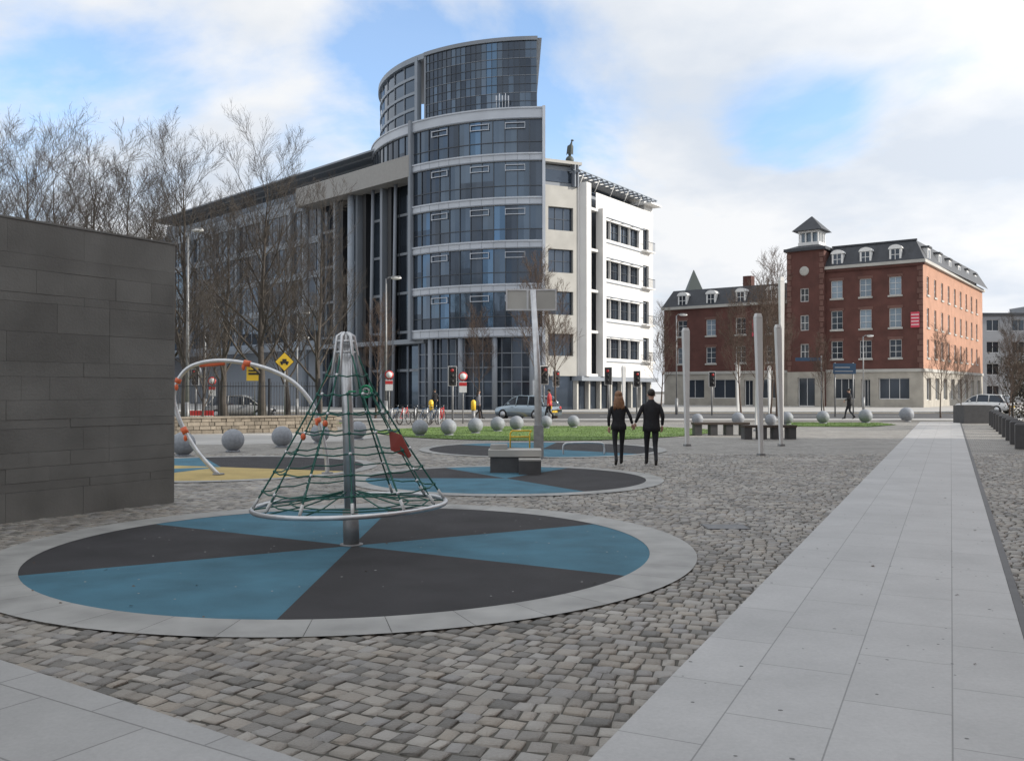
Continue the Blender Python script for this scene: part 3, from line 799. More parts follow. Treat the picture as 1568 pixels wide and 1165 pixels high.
zt=[b[1] for b in bands[1:]]; zb=[b[0] for b in bands[1:]]
for i in range(4):
    z0=zt[i+1]; z1=zb[i]; k=0; s_=AT
    while s_<LW-.1:
        Wg.add([(s_,-.15,z0),(s_+1.5,-.15,z0),(s_+1.5,-.15,z1),(s_,-.15,z1)],[(0,1,2,3)],'glassd' if random.random()<.4 else 'glass')
        Wm.box(s_-.04,s_+.04,-.14,-.08,z0,z1,'panelg'); s_+=1.5
for k in range(8): W.box(AT+k*6,AT+k*6+.5,.003,.25,6.1,21.5,'panelg')
Wg.add([(AT,-1.,.12),(LW,-1.,.12),(LW,-1.,6.2),(AT,-1.,6.2)],[(0,1,2,3)],'glassd')
for k in range(20): Wm.tube([(AT+1+k*2.1,-.5,.12),(AT+1+k*2.1,-.5,6.2)],.18,'panelg',10)
W.box(-1.,LW,.26,1.6,5.9,6.3,'panelg')
W.box(0,LW,-12,-1.8,21.3,24.4,'panelg')
s_=0
while s_<LW-.1:
    Wg.add([(s_+.05,-1.78,21.9),(s_+1.7,-1.78,21.9),(s_+1.7,-1.78,24.2),(s_+.05,-1.78,24.2)],[(0,1,2,3)],'glass'); s_+=1.75
g['roof'].box(-1.2,LW+1,-13,-.5,24.4,24.75,'panelg'); g['roof'].box(-1.,LW+1,-.5,.5,24.55,24.72,'panelg')
W.box(AT,LW,-.3,.05,21.5,22.2,'panelw')
g['portal'].box(.2,19,.3,2.3,20.5,22.4,'beige')
for s_ in (10.2,18.4): g['portal'].tube([(s_,1.5,.12),(s_,1.5,20.5)],.34,'panelw',14)
for s_ in (3.4,6.9): g['portal'].tube([(s_,1.6,.12),(s_,1.3,20.5)],.16,'panelg',10)
# ---- right wing
g.frame((5.67,78.),(.564,.826),(.826,-.564))
rows=[(4.7,6.5),(8.3,10.1),(11.9,13.6),(15.5,17.2)]
ops=[]
for a,b in rows:
    for s_ in (4.0,5.95,7.9,9.85): ops.append((s_,s_+1.9,a,b,'glassd'))
    ops.append((12.6,13.9,a,b+.4,'glassd'))
wallo(g,3.2,14.8,3.0,19.4,ops,'panelr',part='right_wing_walls',fm='mull',bars=(1,1),fw=.06,dep=.3)
wallo(g,0,1.1,3.0,19.4,[],'panelr',part='right_wing_walls',fm=None)
Wg.add([(1.1,-.5,.12),(3.2,-.5,.12),(3.2,-.5,19.0),(1.1,-.5,19.0)],[(0,1,2,3)],'glassd')
for z in [3.2+.9*i for i in range(18)]: g['right_wing_walls'].box(1.1,3.2,-.49,-.38,z,z+.1,'mull')
for z in (3.0,6.8,10.4,14.0,17.6): g['right_wing_walls'].box(1.15,3.15,-.37,.3,z,z+.22,'panelr')
g['right_wing_walls'].box(.3,1.1,.004,.7,3.0,19.7,'panelr'); g['right_wing_walls'].box(3.2,3.8,.004,.7,3.0,17.9,'panelr')
g['right_wing_walls'].box(0,14.8,-.6,-.52,.12,3.0,'glassd'); g['right_wing_walls'].box(-.2,15,-.5,.5,2.6,2.998,'panelg')
for k in range(8): g['right_wing_walls'].box(k*2.05,k*2.05+.25,-.5,-.1,.12,2.6,'stonel')
g['right_wing_walls'].box(0,14.8,-11,-.8,.12,19.3,'panelg')
for a,b in rows:
    g['brise_soleil'].box(3.85,12.1,.35,.55,b+.05,b+.12,'panelg'); g['brise_soleil'].box(3.85,12.1,.004,.1,a-.35,a-.27,'panelg')
    for k in range(5): g['brise_soleil'].box(3.9+k*2,3.96+k*2,.004,.35,b+.05,b+.11,'panelg')
    g['brise_soleil'].box(12.3,14.2,.5,.54,a+.7,a+.76,'mull'); g['brise_soleil'].box(12.3,14.2,.0,.56,a-.25,a-.12,'panelr')
    for k in range(9): g['brise_soleil'].box(12.3+k*.23,12.33+k*.23,.51,.535,a-.11,a+.7,'mull')
g['roof'].box(.5,14.2,-10,-2,19.3,20.6,'panelg'); g['right_wing_walls'].box(1,14,-1.98,-1.9,19.5,20.5,'glassd')
g['roof'].box(-.6,14.9,-10.5,-.8,20.6,20.8,'panelr')
for k in range(16): g['brise_soleil'].box(-.4+k*1,-.28+k*1,-.8,.5,20.45,20.6,'panelg')
for y_ in (-.5,-.1,.3): g['brise_soleil'].box(-.6,15.0,y_,y_+.12,20.61,20.68,'panelw')
for k in range(6): g['brise_soleil'].tube([(.5+k*2.8,-.2,19.4),(.5+k*2.8,.3,20.45)],.05,'panelr',6)
g['brise_soleil'].box(12.6,15.0,-1,.9,19.9,20.05,'panelr'); g['right_wing_walls'].box(13.,14.8,-3,-.05,19.4,20.3,'panelr')
# ---- narrow link facing the square
g.frame((2.62,76.6),(.909,.417),(.417,-.909))
ops=[(.5,2.9,a,b,'glassd') for a,b in ((4.7,6.6),(8.2,10.2),(11.8,13.8),(15.4,17.4))]
wallo(g,0,3.35,3.0,19.2,ops,'stonel',part='link_walls',fm='mull',bars=(2,1),fw=.06,dep=.35)
g['link_walls'].box(0,3.35,-.6,-.5,.12,3.0,'glassd')
g['link_walls'].box(-.2,3.3,-3,-.36,19.2,21.0,'panelg'); g['link_walls'].box(.3,2.9,-.355,-.3,19.6,20.6,'glassd')
g['link_walls'].box(-.2,3.6,-3.2,.3,21.1,21.35,'stonel')
for y_ in (2.9,3.2): g['link_walls'].box(y_,y_+.12,-.35,.3,19.2,21.1,'panelg')
g.frame((0,0),(1,0),(0,1))
g['sculpture_base'].ball((5.0,78.4,21.7),.36,'copper',14,8)
sb=g['sculpture']; sb.tube([(5.0,78.4,22.0),(5.0,78.3,22.3),(5.08,78.2,22.8),(5.16,78.1,23.25)],[.08,.2,.17,.04],'copper',8)
sb.ball((5.2,78.05,23.3),(.14,.1,.09),'copper',8,6)
for sgn in (-1,1): sb.add([(5.0+.1*sgn,78.3,22.3),(5.0+.30*sgn,78.4,22.1),(5.05+.26*sgn,78.35,22.9),(5.1+.1*sgn,78.2,23.0)],[(0,1,2,3)],'copper')
g.done()

# ---- brick building
g=G('red_brick_building')
BO=(39.9,88.); bu=(-.797,.603); bnv=(-.603,-.797)
g.frame(BO,bu,bnv)
def front(x0,x1,ztop,wx,rws,gf=True,brick='brick'):
    ops=[]
    for (a,b) in rws:
        for x in wx: ops.append((x,x+1.15,a,b,'winl' if random.random()<.4 else 'win'))
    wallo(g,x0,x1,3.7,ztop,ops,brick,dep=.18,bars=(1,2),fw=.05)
    for (a,b) in rws:
        for x in wx:
            g['trim'].box(x-.12,x+1.27,.0,.10,a-.18,a-.003,'stonel'); g['trim'].box(x-.15,x+1.3,.003,.05,b+.003,b+.28,'brickq')
rws3=[(5.0,6.8),(8.0,9.9),(11.2,13.0)]
wx=[2.0,4.85,7.7] 
front(0,9.4,14.2,wx,rws3)
g['trim'].box(-.3,9.5,-.1,.35,14.2,14.5,'stonel'); g['trim'].box(-.2,9.5,0,.2,13.95,14.2,'brick'); g['trim'].box(-.1,9.4,.004,.12,3.6,3.9,'stonel')
for k in range(18):
    q=.55 if k%2 else .38; g['trim'].box(0.002,q,.004,.06,3.95+k*.56,4.45+k*.56,'brickq'); 
wallo(g,0,9.4,.12,3.6,[(1.3,4.2,.9,3.0,'win'),(5.0,5.9,.13,2.9,'win'),(6.5,8.6,.9,3.0,'win')],'stoned',dep=.35,bars=(2,0))
g['roof'].add([(-.2,.2,14.5),(9.5,.2,14.5),(9.0,-1.2,16.6),(.9,-1.2,16.6)],[(0,1,2,3)],'slate')
g['roof'].add([(-.2,.2,14.5),(.9,-1.2,16.6),(.9,-32,16.6),(-.2,-33,14.5)],[(0,1,2,3)],'slate')
g['roof'].add([(.9,-1.2,16.6),(9,-1.2,16.6),(9,-32,16.6),(.9,-32,16.6)],[(0,1,2,3)],'slate')
g['roof'].box(.8,9.1,-1.3,-1.1,16.58,16.75,'slate')
def dormer(x,y,z,ax=0,w_=.56):
    D=g['dormers']
    D.box(x-w_,x+w_,y-1.2,y+.12,z,z+1.2,'whitep'); D.box(x-w_*.66,x+w_*.66,y+.122,y+.15,z+.12,z+1.15,'win')
    D.box(x-.03,x+.03,y+.151,y+.17,z+.12,z+1.15,'whitep'); D.box(x-w_*.66,x+w_*.66,y+.151,y+.168,z+.6,z+.65,'whitep')
    vs=[];n=10
    for yy in (y+.2,y-1.2):
        for k in range(n+1):
            t=math.pi*k/n; vs.append((x-(w_+.1)*math.cos(t),yy,z+1.2+.42*math.sin(t)))
    fs=[tuple(range(n+1)),tuple(range(2*n+1,n,-1))]+[(k,k+1,k+n+2,k+n+1) for k in range(n)]
    D.add(vs,fs,'whitep')
for x in (2.55,5.4,8.2): dormer(x,-.1,14.55)
T0,T1_=9.4,13.3
ops=[(11.0,11.9,5.0,6.6),(11.0,11.9,8.0,9.6),(11.0,11.9,11.0,12.4)]
g.frame((BO[0]+bnv[0]*.5,BO[1]+bnv[1]*.5),bu,bnv)
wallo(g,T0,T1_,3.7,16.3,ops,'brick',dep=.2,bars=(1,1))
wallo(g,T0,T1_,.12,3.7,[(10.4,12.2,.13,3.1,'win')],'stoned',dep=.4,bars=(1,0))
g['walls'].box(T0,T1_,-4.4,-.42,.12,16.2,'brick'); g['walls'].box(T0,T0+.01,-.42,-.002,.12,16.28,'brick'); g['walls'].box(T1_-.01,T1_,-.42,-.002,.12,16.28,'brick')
for a in (T0,T1_-.5):
    for k in range(22): g['trim'].box(a+(0 if k%2 else .08),a+(.5 if k%2 else .42),.004,.07,3.8+k*.56,4.28+k*.56,'brickq')
g['trim'].ball((11.45,.02,14.2),(.5,.12,.5),'stonel',16,8)
g['trim'].box(T0-.25,T1_+.25,-4.6,.3,16.3,16.6,'slate')
g['roof'].taper(T0-.1,T1_+.1,-4.4,.2,16.6,T0+.8,T1_-.8,-3.4,-.9,17.0,'slate')
cx=(T0+T1_)/2; 
g['cupola'].box(cx-1.1,cx+1.1,-3.2,-1.0,17.0,17.35,'whitep'); g['cupola'].box(cx-1.1,cx+1.1,-3.2,-1.0,18.35,18.55,'whitep')
for a in (-1.05,-.4,.25,.9):
    for yy in (-1.2,-3.15): g['cupola'].box(cx+a,cx+a+.15,yy,yy+.15,17.35,18.35,'whitep')
for yy in (-2.6,-1.9): 
    for a in (-1.05,.9): g['cupola'].box(cx+a,cx+a+.15,yy,yy+.15,17.35,18.35,'whitep')
g['cupola'].box(cx-.8,cx+.8,-2.95,-1.3,17.352,18.3,'winl')
g['roof'].taper(cx-1.6,cx+1.6,-3.7,-.5,18.55,cx-.05,cx+.05,-2.15,-2.05,20.2,'slate')
g.frame(BO,bu,bnv)
LW2=28.
wx2=[14.6,18.1,21.6,25.1]
front(13.3,LW2,11.0,wx2,[(4.8,6.6),(7.9,9.7)])
wallo(g,13.3,LW2,.12,3.6,[(14.3,16.5,.9,3.),(17.3,18.3,.13,2.9),(19.3,22,.9,3.),(23,25.5,.9,3.)],'stoned',dep=.35,bars=(1,0))
g['trim'].box(13.3,LW2+.2,-.1,.3,11.0,11.3,'stonel'); g['trim'].box(13.3,LW2,.004,.12,3.6,3.9,'stonel')
g['roof'].add([(13.3,.2,11.3),(LW2+.2,.2,11.3),(LW2-.6,-1.2,13.3),(13.3,-1.2,13.3)],[(0,1,2,3)],'slate')
g['roof'].add([(13.3,-1.2,13.3),(LW2-.6,-1.2,13.3),(LW2-.6,-10,13.3),(13.3,-10,13.3)],[(0,1,2,3)],'slate')
g['roof'].add([(LW2+.2,.2,11.3),(LW2+.2,-10,11.3),(LW2-.6,-10,13.3),(LW2-.6,-1.2,13.3)],[(0,1,2,3)],'slate')
g['walls'].box(LW2-.3,LW2-.01,-10,-.3,.12,11,'brick')
for x in wx2[:4]: dormer(x+.55,-.1,11.35)
g['walls'].box(19.5,20.5,-6,-5,13.3,14.9,'brick')
g.frame(BO,(.59,.807),(.807,-.59))
ops=[]
for a,b in rws3:
    for k in range(9): ops.append((1.6+k*3.4,2.6+k*3.4,a,b))
wallo(g,0,33.5,3.7,14.2,ops,'brick_sunlit',dep=.18,bars=(1,2))
wallo(g,0,33.5,.12,3.6,[(1.4+k*4,3.4+k*4,.8,3.0) for k in range(8)],'stoned',dep=.3,bars=(1,0))
g['trim'].box(0.01,33.6,.004,.3,14.2,14.5,'stonel'); g['trim'].box(0.01,33.5,.004,.12,3.6,3.9,'stonel')
for k in range(9):
    for a,b in rws3: g['trim'].box(1.5+k*3.4,2.7+k*3.4,.0,.1,a-.18,a-.003,'stonel')
for k in range(6):
    x=2.5+k*5.2; g['dormers'].box(x-.6,x+.6,-1.4,.05,14.55,15.9,'whitep'); g['dormers'].box(x-.35,x+.35,.052,.07,14.7,15.7,'win'); g['roof'].box(x-.75,x+.75,-1.5,.2,15.9,16.05,'slate')
g.frame(BO,bu,bnv)
g['banners'].box(.3,1.1,.15,.22,7.9,9.4,'pink')
g['banners'].box(16.2,17.3,.1,.16,7.6,9.4,'pink')
for k in range(4): g['banners'].box(.35,1.05,.222,.226,9.1-k*.32,9.18-k*.32,'whitep')
g.done()

def block(name,x0,x1,y0,y1,h,m,nf,nb,rz=0,roof='slate'):
    g=G(name,loc=((x0+x1)/2,y0,0),rz=rz); w_=x1-x0
    g.frame((-w_/2,0),(1,0),(0,-1))
    ops=[]
    fh=h/nf; bw=w_/nb
    for j in range(nf):
        for i in range(nb): ops.append((i*bw+bw*.25,i*bw+bw*.75,j*fh+fh*.3,j*fh+fh*.82))
    wallo(g,0,w_,0,h,ops,m,dep=.2,bars=(1,0))
    g['body'].box(0.01,w_-.01,-(y1-y0),-.25,0,h-.02,m); g['body'].box(-.0,.2,-.25,-.005,0,h-.02,m)
    g['roof'].box(-.3,w_+.3,-(y1-y0)-.3,.3,h,h+.35,roof); g['roof'].box(w_*.3,w_*.5,-8,-3,h+.35,h+1.6,m); g.done()
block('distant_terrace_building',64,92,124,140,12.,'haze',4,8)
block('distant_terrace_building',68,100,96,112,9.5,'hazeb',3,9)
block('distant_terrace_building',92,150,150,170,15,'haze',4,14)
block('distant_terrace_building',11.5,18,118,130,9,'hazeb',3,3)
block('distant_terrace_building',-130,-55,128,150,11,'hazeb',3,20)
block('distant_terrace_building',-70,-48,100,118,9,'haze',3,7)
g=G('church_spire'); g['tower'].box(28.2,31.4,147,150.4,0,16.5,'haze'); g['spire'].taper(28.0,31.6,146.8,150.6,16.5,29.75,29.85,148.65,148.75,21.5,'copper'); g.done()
g=G('offframe_shade_building'); uu=(.435,.9005); un=(-.9005,.435)  # unseen building right of the view, placed and sized to shade the foreground
g.frame((9-.0+.483*-22,-22.),uu,un); Lr=60.
ops=[]
for j in range(5):
    for i in range(14): ops.append((1.3+i*4.1,3.4+i*4.1,.8+j*3.3,2.7+j*3.3))
wallo(g,0,Lr,0,17,ops,'brick_sunlit',dep=.25,bars=(1,1)); g['body'].box(.01,Lr-.01,-12,-.3,0,16.9,'brick_sunlit'); g['roof'].box(-.3,Lr+.3,-12.3,.4,17,17.4,'slate'); g.done()

# ------------------------------------------------------------------ lamps, signals, signs
def lamp(x,Y,h,arm=.5,th=.07):
    g=G('street_lamp',loc=((x-784)/1390*Y,Y,0))
    g['column'].tube([(0,0,0),(0,0,1.2)],.11,'steeld',10); g['column'].tube([(0,0,1.2),(0,0,h)],[th,.045],'steeld',10)
    g['arm'].tube([(0,0,h-.05),(arm*.4,0,h+.08),(arm,0,h+.1)],.03,'steeld',8)
    g['lantern'].ball((arm+.2,0,h+.05),(.30,.14,.10),'whitep',14,8); g['lantern'].box(arm-.02,arm+.42,-.12,.12,h+.08,h+.16,'steeld'); g.done()
lamp(287,43,9.3,.25,.09); lamp(591,50,7.9,.35); lamp(314,60,7.2,.4); lamp(455,62,7.,.4); lamp(1322,78,6.4,.4,.06); lamp(1036,66,7.2,.3,.05); lamp(455,60,5.2,.3,.05)
def signal(x,Y,h=3.2,rot=0.,lit='red'):
    g=G('traffic_light',loc=((x-784)/1390*Y,Y,0),rz=rot)
    g['pole'].tube([(0,0,0),(0,0,h)],.055,'steeld',10)
    g['backboard'].box(-.24,.24,-.12,-.09,h-1.0,h+.1,'whitep'); g['backboard'].box(-.2,.2,-.14,-.123,h-.96,h+.06,'black')
    g['head'].box(-.14,.14,-.34,-.143,h-.92,h+.02,'black')
    for k,m_ in enumerate(('red','yellow','green')):
        z=h-.14-k*.3; mm=m_ if m_==lit else 'black'
        g['lamps'].tube([(0,-.345,z),(0,-.36,z)],.09,mm,14); g['visors'].tube([(-.1,-.40,z+.06),(0,-.42,z+.11),(.1,-.40,z+.06)],.018,'black',5)
    g.done()
signal(693,50,3.0); signal(833,53,3.1,.2); signal(932,56,3.1,-.3); signal(850,60,3.,.5); signal(975,62,3.0); signal(300,60,3.1); signal(1090,64,3.,0)
def signpost(x,Y,z,kind):
    g=G('road_sign',loc=((x-784)/1390*Y,Y,0)); g['post'].tube([(0,0,0),(0,0,z+.5)],.035,'steeld',8)
    P=g['plate']
    if kind=='diamond':
        s=.48
        for y,m_,ss in ((-.05,'black',s),(-.06,'yellow',s*.92)): P.add([(0,y,z-ss),(ss,y,z),(0,y,z+ss),(-ss,y,z)],[(0,1,2,3)],m_)
        P.add([(0,-.04,z-s),(s,-.04,z),(0,-.04,z+s),(-s,-.04,z)],[(3,2,1,0)],'steeld')
        P.box(-.2,.2,-.07,-.063,z-.08,z+.02,'black'); P.box(-.1,.1,-.07,-.063,z+.025,z+.13,'black'); P.tube([(-.12,-.07,z-.1),(-.12,-.062,z-.1)],.06,'black',10);P.tube([(.12,-.07,z-.1),(.12,-.062,z-.1)],.06,'black',10)
    elif kind=='square':
        P.box(-.4,.4,-.06,-.04,z-.35,z+.35,'yellow'); P.box(-.3,.3,-.068,-.0605,z-.05,z+.05,'black'); P.box(-.3,.3,-.068,-.0605,z+.12,z+.2,'black')
    elif kind=='round':
        P.tube([(0,-.06,z+.3),(0,-.04,z+.3)],.24,'red',20); P.tube([(0,-.068,z+.3),(0,-.061,z+.3)],.17,'whitep',20)
        P.box(-.2,.2,-.06,-.04,z-.55,z+.02,'whitep'); P.box(-.2,.2,-.066,-.061,z-.2,z-.02,'red')
    g.done()
signpost(436,44,3.15,'diamond'); signpost(390,46,2.6,'square'); signpost(596,49,2.3,'round'); signpost(709,48,2.2,'round'); signpost(325,52,2.0,'round')
g=G('information_sign'); 
for x in (21.35,22.55): g['posts'].tube([(x,60,0),(x,60,3.6)],.05,'steeld',8)
g['board'].box(21.2,22.7,59.9,59.94,2.85,3.55,'signb'); g['board'].box(21.3,22.3,59.89,59.898,3.25,3.31,'haze'); g['board'].box(21.3,22.5,59.89,59.898,3.0,3.05,'haze'); g.done()
g=G('street_name_arm'); g['post'].tube([(22.5,66,0),(22.5,66,4.3)],.05,'steeld',8); g['arm'].box(20.6,22.4,65.95,65.99,3.9,4.15,'signb'); g.done()
for x,Y in ((725,49),(660,49),(842,52)):
    g=G('yellow_beacon_post',loc=((x-784)/1390*Y,Y,0)); g['post'].tube([(0,0,0),(0,0,.7)],.1,'steeld',12); g['top'].tube([(0,0,.7),(0,0,1.15),(0,0,1.25)],[.13,.13,.06],'yellow',12); g.done()
g=G('red_white_hoarding'); g['board'].box(-16.6,-15.0,45.6,45.65,.15,.75,'red'); g['board'].box(-16.6,-15,45.59,45.598,.38,.5,'whitep')
for x in (-16.4,-15.2): g['feet'].box(x,x+.08,45.4,45.9,0,.15,'black'); g['feet'].box(x,x+.08,45.652,45.7,.15,.7,'black')
g.done()

# ------------------------------------------------------------------ bicycles and car
def bicycle(x,Y,rz):
    g=G('bicycle',loc=(x,Y,.01),rz=rz)
    for xx in (-.52,.52):
        g['wheels'].ring((xx,0,.34),.33,.018,'tyre',24,5,'y')
        for k in range(8):
            t=math.pi*k/8; g['wheels'].tube([(xx-.32*math.cos(t),0,.34-.32*math.sin(t)),(xx+.32*math.cos(t),0,.34+.32*math.sin(t))],.003,'steel',3)
    F_=g['frame']; c=random.choice(['black','red','steel','signb'])
    for a,b in (((-.52,0,.34),(-.05,0,.3)),((-.05,0,.3),(-.2,0,.85)),((-.05,0,.3),(.38,0,.78)),((-.18,0,.78),(.36,0,.84)),((-.52,0,.34),(-.18,0,.78)),((.52,0,.34),(.36,0,.92))): F_.tube([a,b],.018,c,6)
    F_.tube([(.36,0,.92),(.42,0,.98)],.014,'steel',6); g['handlebar'].tube([(.38,-.26,1.0),(.44,-.1,.98),(.44,.1,.98),(.38,.26,1.0)],.013,'black',6)
    g['saddle'].ball((-.22,0,.9),(.14,.07,.035),'black',10,6); g['pedals'].ring((-.05,.02,.3),.08,.008,'steel',14,4,'y'); g['pedals'].box(-.1,0,.05,.13,.12,.15,'black'); g['pedals'].box(-.1,0,-.13,-.05,.45,.48,'black'); g.done()
for i,x in enumerate((603,618,636,650,664,676)): bicycle((x-784)/1390*46.5,46.5+.3*(i%2),1.1+.15*(i%3))
g=G('bicycle_rack')
for i in range(5):
    x=-6.1+i*.6; g['hoops'].tube(cr_([(x,46.1,0),(x,46.1,.7),(x,46.4,.85),(x,46.7,.7),(x,46.7,0)]),.025,'steel',8)
g.done()
def car(name,x,Y,rz,paint):
    g=G(name,loc=(x,Y,.01),rz=rz)
    sec=[(-2.0,.45,.62,.74),(-1.93,.25,.80,.80),(-1.3,.22,.86,.84),(-.5,.2,.88,.85),(.6,.2,.88,.85),(1.3,.22,.82,.84),(1.85,.25,.72,.80),(2.0,.42,.6,.70)]
    vs=[]
    for xx,z0,z1,hw in sec: vs+=[(xx,-hw,z0),(xx,-hw-.02,(z0+z1)/2),(xx,-hw+.06,z1),(xx,hw-.06,z1),(xx,hw+.02,(z0+z1)/2),(xx,hw,z0)]
    fs=[]
    for i in range(len(sec)-1):
        for k in range(6): fs.append((i*6+k,i*6+(k+1)%6,i*6+6+(k+1)%6,i*6+6+k))
    fs+=[(0,1,2,3,4,5),tuple(len(vs)-1-k for k in range(6))]
    g['body'].add(vs,fs,paint,True)
    cab=[(-1.85,.85,.76),(-1.45,1.38,.60),(.15,1.45,.60),(.65,1.3,.62),(1.25,.85,.74)]
    vs=[];
    for xx,z,hw in cab: vs+=[(xx,-hw,z),(xx,hw,z)]
    vs+=[(-1.85,-.78,.8),(1.25,-.78,.8),(1.25,.78,.8),(-1.85,.78,.8)]
    g['roof'].add(vs,[(2,3,5,4),(4,5,7,6)],paint,True)
    g['windows'].add(vs,[(0,1,3,2),(6,7,9,8),(0,2,4,6,8),(9,7,5,3,1)],'win')
    for xx in (-.62,.3): 
        for s in (-1,1): g['pillars'].tube([(xx,s*.785,.84),(xx*.95,s*.625,1.42)],.035,paint,6)
    for s in (-1,1):
        g['pillars'].tube([(-1.8,s*.76,.85),(-1.45,s*.61,1.38)],.04,paint,6); g['pillars'].tube([(1.22,s*.74,.86),(.65,s*.62,1.3),(.15,s*.6,1.44),(-1.45,s*.6,1.38)],.03,paint,6)
        for xx in (-1.25,1.25):
            g['wheels'].tube([(xx,s*.66,.31),(xx,s*.875,.31)],.31,'tyre',20); g['wheels'].tube([(xx,s*.87,.31),(xx,s*.885,.31)],.2,'steel',16)
        g['lights'].ball((1.93,s*.6,.6),(.08,.14,.08),'whitep',10,6); g['lights'].ball((-1.96,s*.64,.72),(.06,.1,.1),'red',10,6)
        g['mirrors'].ball((.75,s*.93,.95),(.08,.1,.07),paint,8,6)
    g['bumper'].box(1.96,2.03,-.3,.3,.38,.48,'whitep'); g['bumper'].box(-2.04,-1.98,-.26,.26,.45,.56,'yellow'); g.done()
car('parked_car',.95,54.6,2.45,'carp'); car('parked_car',-16.5,55.2,.1,'steeld'); car('parked_car',36.5,70,2.2,'whitep')

# ------------------------------------------------------------------ people
def skinmesh(V_,E_,sub=2,root=0):
    me=bpy.data.meshes.new('tmp'); me.from_pydata([v[0] for v in V_],E_,[]); o=bpy.data.objects.new('tmp',me); sc.collection.objects.link(o)
    sk=o.modifiers.new('s','SKIN'); sk.use_smooth_shade=True
    for i,v in enumerate(V_):
        sv=me.skin_vertices[0].data[i]; sv.radius=(v[1],v[2] if len(v)>2 else v[1]); sv.use_root=(i==root)
    ss=o.modifiers.new('u','SUBSURF'); ss.levels=sub; ss.render_levels=sub
    dg=bpy.context.evaluated_depsgraph_get(); dg.update(); me2=bpy.data.meshes.new_from_object(o.evaluated_get(dg))
    bpy.data.objects.remove(o); 
    return me2
def hand(parent,w_,dirv,palmn,skinm,flip=1,curl=.5):
    d_=Vector(dirv).normalized(); nrm_=Vector(palmn).normalized(); sd_=d_.cross(nrm_).normalized()*flip
    w_=Vector(w_); V_=[];E_=[]
    V_.append((tuple(w_),.026)); V_.append((tuple(w_+d_*.04),.03)); V_.append((tuple(w_+d_*.075),.028)); E_+=[(0,1),(1,2)]
    for k,(off,ln) in enumerate(((-.03,.062),(-.010,.075),(.010,.082),(.030,.072))):
        b=w_+d_*.085+sd_*off; i=len(V_)
        V_.append((tuple(b),.0105)); q=b+d_*ln*.45+nrm_*ln*.12*curl; V_.append((tuple(q),.009)); q2=q+d_*ln*.35+nrm_*ln*.35*curl; V_.append((tuple(q2),.008)); q3=q2+d_*ln*.15+nrm_*ln*.3*curl; V_.append((tuple(q3),.007))
        E_+=[(2,i),(i,i+1),(i+1,i+2),(i+2,i+3)]
    i=len(V_); b=w_+d_*.03+sd_*.03; V_+=[(tuple(b),.013),(tuple(b+d_*.03+sd_*.018+nrm_*.012),.011),(tuple(b+d_*.055+sd_*.02+nrm_*.02),.009)]; E_+=[(1,i),(i,i+1),(i+1,i+2)]
    me=skinmesh(V_,E_,1,1); me.materials.append(M[skinm]); link('hand',me,parent)
def loft(mb,rings,m,n=20):
    vs=[];fs=[]
    for (cx,cy,z,rx,ry) in rings:
        for k in range(n):
            t=2*math.pi*k/n; vs.append((cx+rx*math.cos(t),cy+ry*math.sin(t),z))
    for i in range(len(rings)-1):
        for k in range(n): fs.append((i*n+k,i*n+(k+1)%n,(i+1)*n+(k+1)%n,(i+1)*n+k))
    fs+=[tuple(range(n-1,-1,-1)),tuple((len(rings)-1)*n+k for k in range(n))]
    mb.add(vs,fs,m,True)
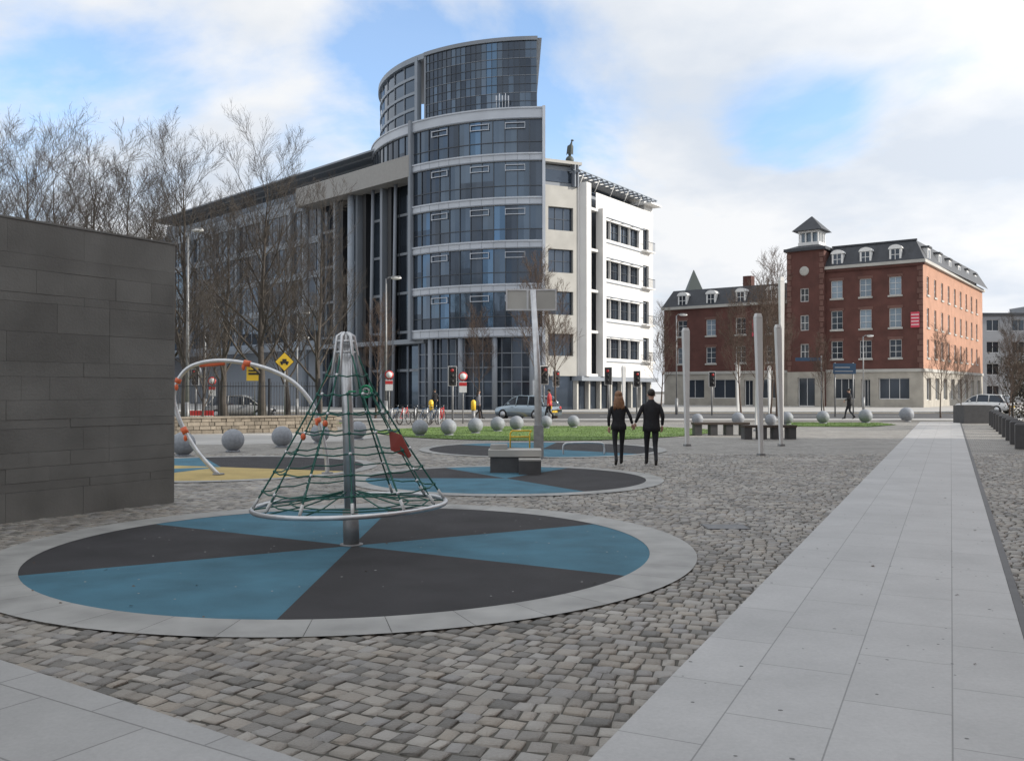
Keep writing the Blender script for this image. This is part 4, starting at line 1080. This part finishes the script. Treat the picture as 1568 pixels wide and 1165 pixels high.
def person(name,x,Y,rz,H,sex,armL,armR,coat,hair,lead='L',base=.016,hem=.8,trou='trou',handsdir=None):
    s=H/1.77; e=link(name,None,loc=(x,Y,base),rz=rz); e.scale=(s,s,s)
    fw=1. if sex=='m' else .88
    V_=[((0,0,.93),.125*fw),((0,0,1.10),.115*fw),((0,0,1.30),.13*fw),((0,0,1.43),.07),((0,.015,1.50),.052),((0,.025,1.57),.066),((0,.03,1.645),.084),((0,.02,1.715),.064)]
    E_=[(i,i+1) for i in range(7)]
    sw=.185*fw
    for sg,arm in ((-1,armL),(1,armR)):
        i=len(V_); V_+=[((sg*sw,0,1.40),.058*fw),(arm[0],.048*fw),(arm[1],.034)]
        E_+=[(2,i),(i,i+1),(i+1,i+2)]
    for sg,nm in ((-1,'L'),(1,'R')):
        i=len(V_)
        if nm==lead: kn=(sg*.09,.17,.50);an=(sg*.085,.24,.10);to=(sg*.095,.40,.035);hl=(sg*.085,.20,.04)
        else: kn=(sg*.085,.0,.49);an=(sg*.08,-.27,.155);to=(sg*.085,-.14,.035);hl=(sg*.08,-.33,.14)
        V_+=[((sg*.095,0,.88),.098*fw),(kn,.062*fw),(an,.040),(to,.036),(hl,.034)]
        E_+=[(0,i),(i,i+1),(i+1,i+2),(i+2,i+3),(i+2,i+4)]
    me=skinmesh(V_,E_,2,0)
    for m_ in (coat,trou,'skin','shoe'): me.materials.append(M[m_])
    wr=[Vector(armL[1]),Vector(armR[1])]
    for p_ in me.polygons:
        c=p_.center; k=0
        if c.z>1.475 and abs(c.x)<.12: k=2
        elif c.z<.92 and all((c-q).length>.12 for q in wr) and abs(c.x)<.2: k=1
        if c.z<.16 and k==1: k=3
        p_.material_index=k; p_.use_smooth=True
    link('body',me,e)
    cm=MB()
    if sex=='m': R_=[(0,-.01,hem,.205,.155),(0,-.01,hem+.1,.20,.15),(0,0,1.02,.185,.135),(0,0,1.15,.185,.128),(0,0,1.32,.215,.13),(0,0,1.41,.195,.105),(0,0,1.46,.12,.085),(0,.01,1.50,.072,.07),(0,.01,1.53,.066,.066)]
    else: R_=[(0,-.01,hem,.185,.15),(0,-.01,hem+.1,.185,.15),(0,0,1.05,.15,.12),(0,0,1.15,.152,.12),(0,0,1.32,.185,.125),(0,0,1.40,.17,.10),(0,0,1.45,.11,.08),(0,.01,1.49,.068,.068)]
    loft(cm,R_,coat); cm.box(-.006,.006,-.16,-.150,hem,hem+.18,'black')
    link('jacket',cm.mesh('jacket'),e)
    hm=MB()
    if sex=='m':
        hm.ball((0,.012,1.685),(.088,.10,.095),hair,18,12); 
    else:
        hm.ball((0,.008,1.69),(.094,.108,.095),hair,18,12)
        loft(hm,[(0,-.085,1.36,.085,.03),(0.01,-.09,1.42,.125,.045),(0,-.065,1.50,.135,.07),(0,-.04,1.58,.112,.085),(0,-.01,1.66,.098,.098)],hair,18)
        for k in range(9): hm.tube([(-.11+.027*k,-.10,1.45),(-.12+.03*k,-.115,1.38),(-.115+.029*k,-.10,1.31+.02*(k%3))],[.022,.018,.006],hair,6)
    link('hair',hm.mesh('hair'),e)
    fm=MB()
    for sg in (-1,1): fm.ball((sg*.083,.025,1.63),(.013,.022,.032),'skin',8,6); fm.ball((sg*.032,.108,1.645),(.012,.008,.008),'haird',8,5)
    fm.taper(-.012,.012,.10,.135,1.60,-.006,.006,.10,.115,1.645,'skin'); fm.box(-.022,.022,.104,.112,1.573,1.583,'redbrown')
    link('face_features',fm.mesh('face_features'),e)
    hd=handsdir or ((0,0.1,-1),(0,.1,-1))
    hand(e,armL[1],hd[0],(.6,.5,0),'skin',1); hand(e,armR[1],hd[1],(-.6,.5,0),'skin',-1)
person('walking_man',3.20,20.85,-.05,1.77,'m',((-.29,-.06,1.18),(-.36,.06,.99)),((.255,-.07,1.16),(.25,.04,.93)),'coat','haird','L',handsdir=((-.25,.25,-.8),(0,.2,-1)))
person('walking_woman',2.46,20.95,-.02,1.72,'f',((-.24,-.07,1.16),(-.23,.02,.93)),((.27,-.05,1.17),(.33,.07,.99)),'coat','hairb','R',hem=.86,handsdir=((0,.2,-1),(.25,.25,-.8)))
person('walking_man',19.1,51.4,1.4,1.74,'m',((-.22,.1,1.18),(-.15,.3,1.12)),((.25,-.1,1.16),(.22,-.02,.93)),'coat','haird','R',base=.12,trou='trou')
person('pedestrian',-1.9,51.6,-1.4,1.70,'f',((-.24,-.07,1.16),(-.23,.02,.93)),((.25,-.05,1.17),(.24,.03,.93)),'bag','haird','L',base=.12)
person('pedestrian',2.1,50.9,1.3,1.72,'m',((-.24,-.07,1.16),(-.23,.02,.93)),((.25,-.05,1.17),(.24,.03,.93)),'red','haird','L',base=.12)
person('pedestrian',-6.2,73.,.4,1.75,'m',((-.24,-.07,1.16),(-.23,.02,.93)),((.25,-.05,1.17),(.24,.03,.93)),'coat','haird','L',base=.12)
person('pedestrian',38.,64,.4,1.75,'m',((-.24,-.07,1.16),(-.23,.02,.93)),((.25,-.05,1.17),(.24,.03,.93)),'coat','haird','L',base=.01)
print('done')
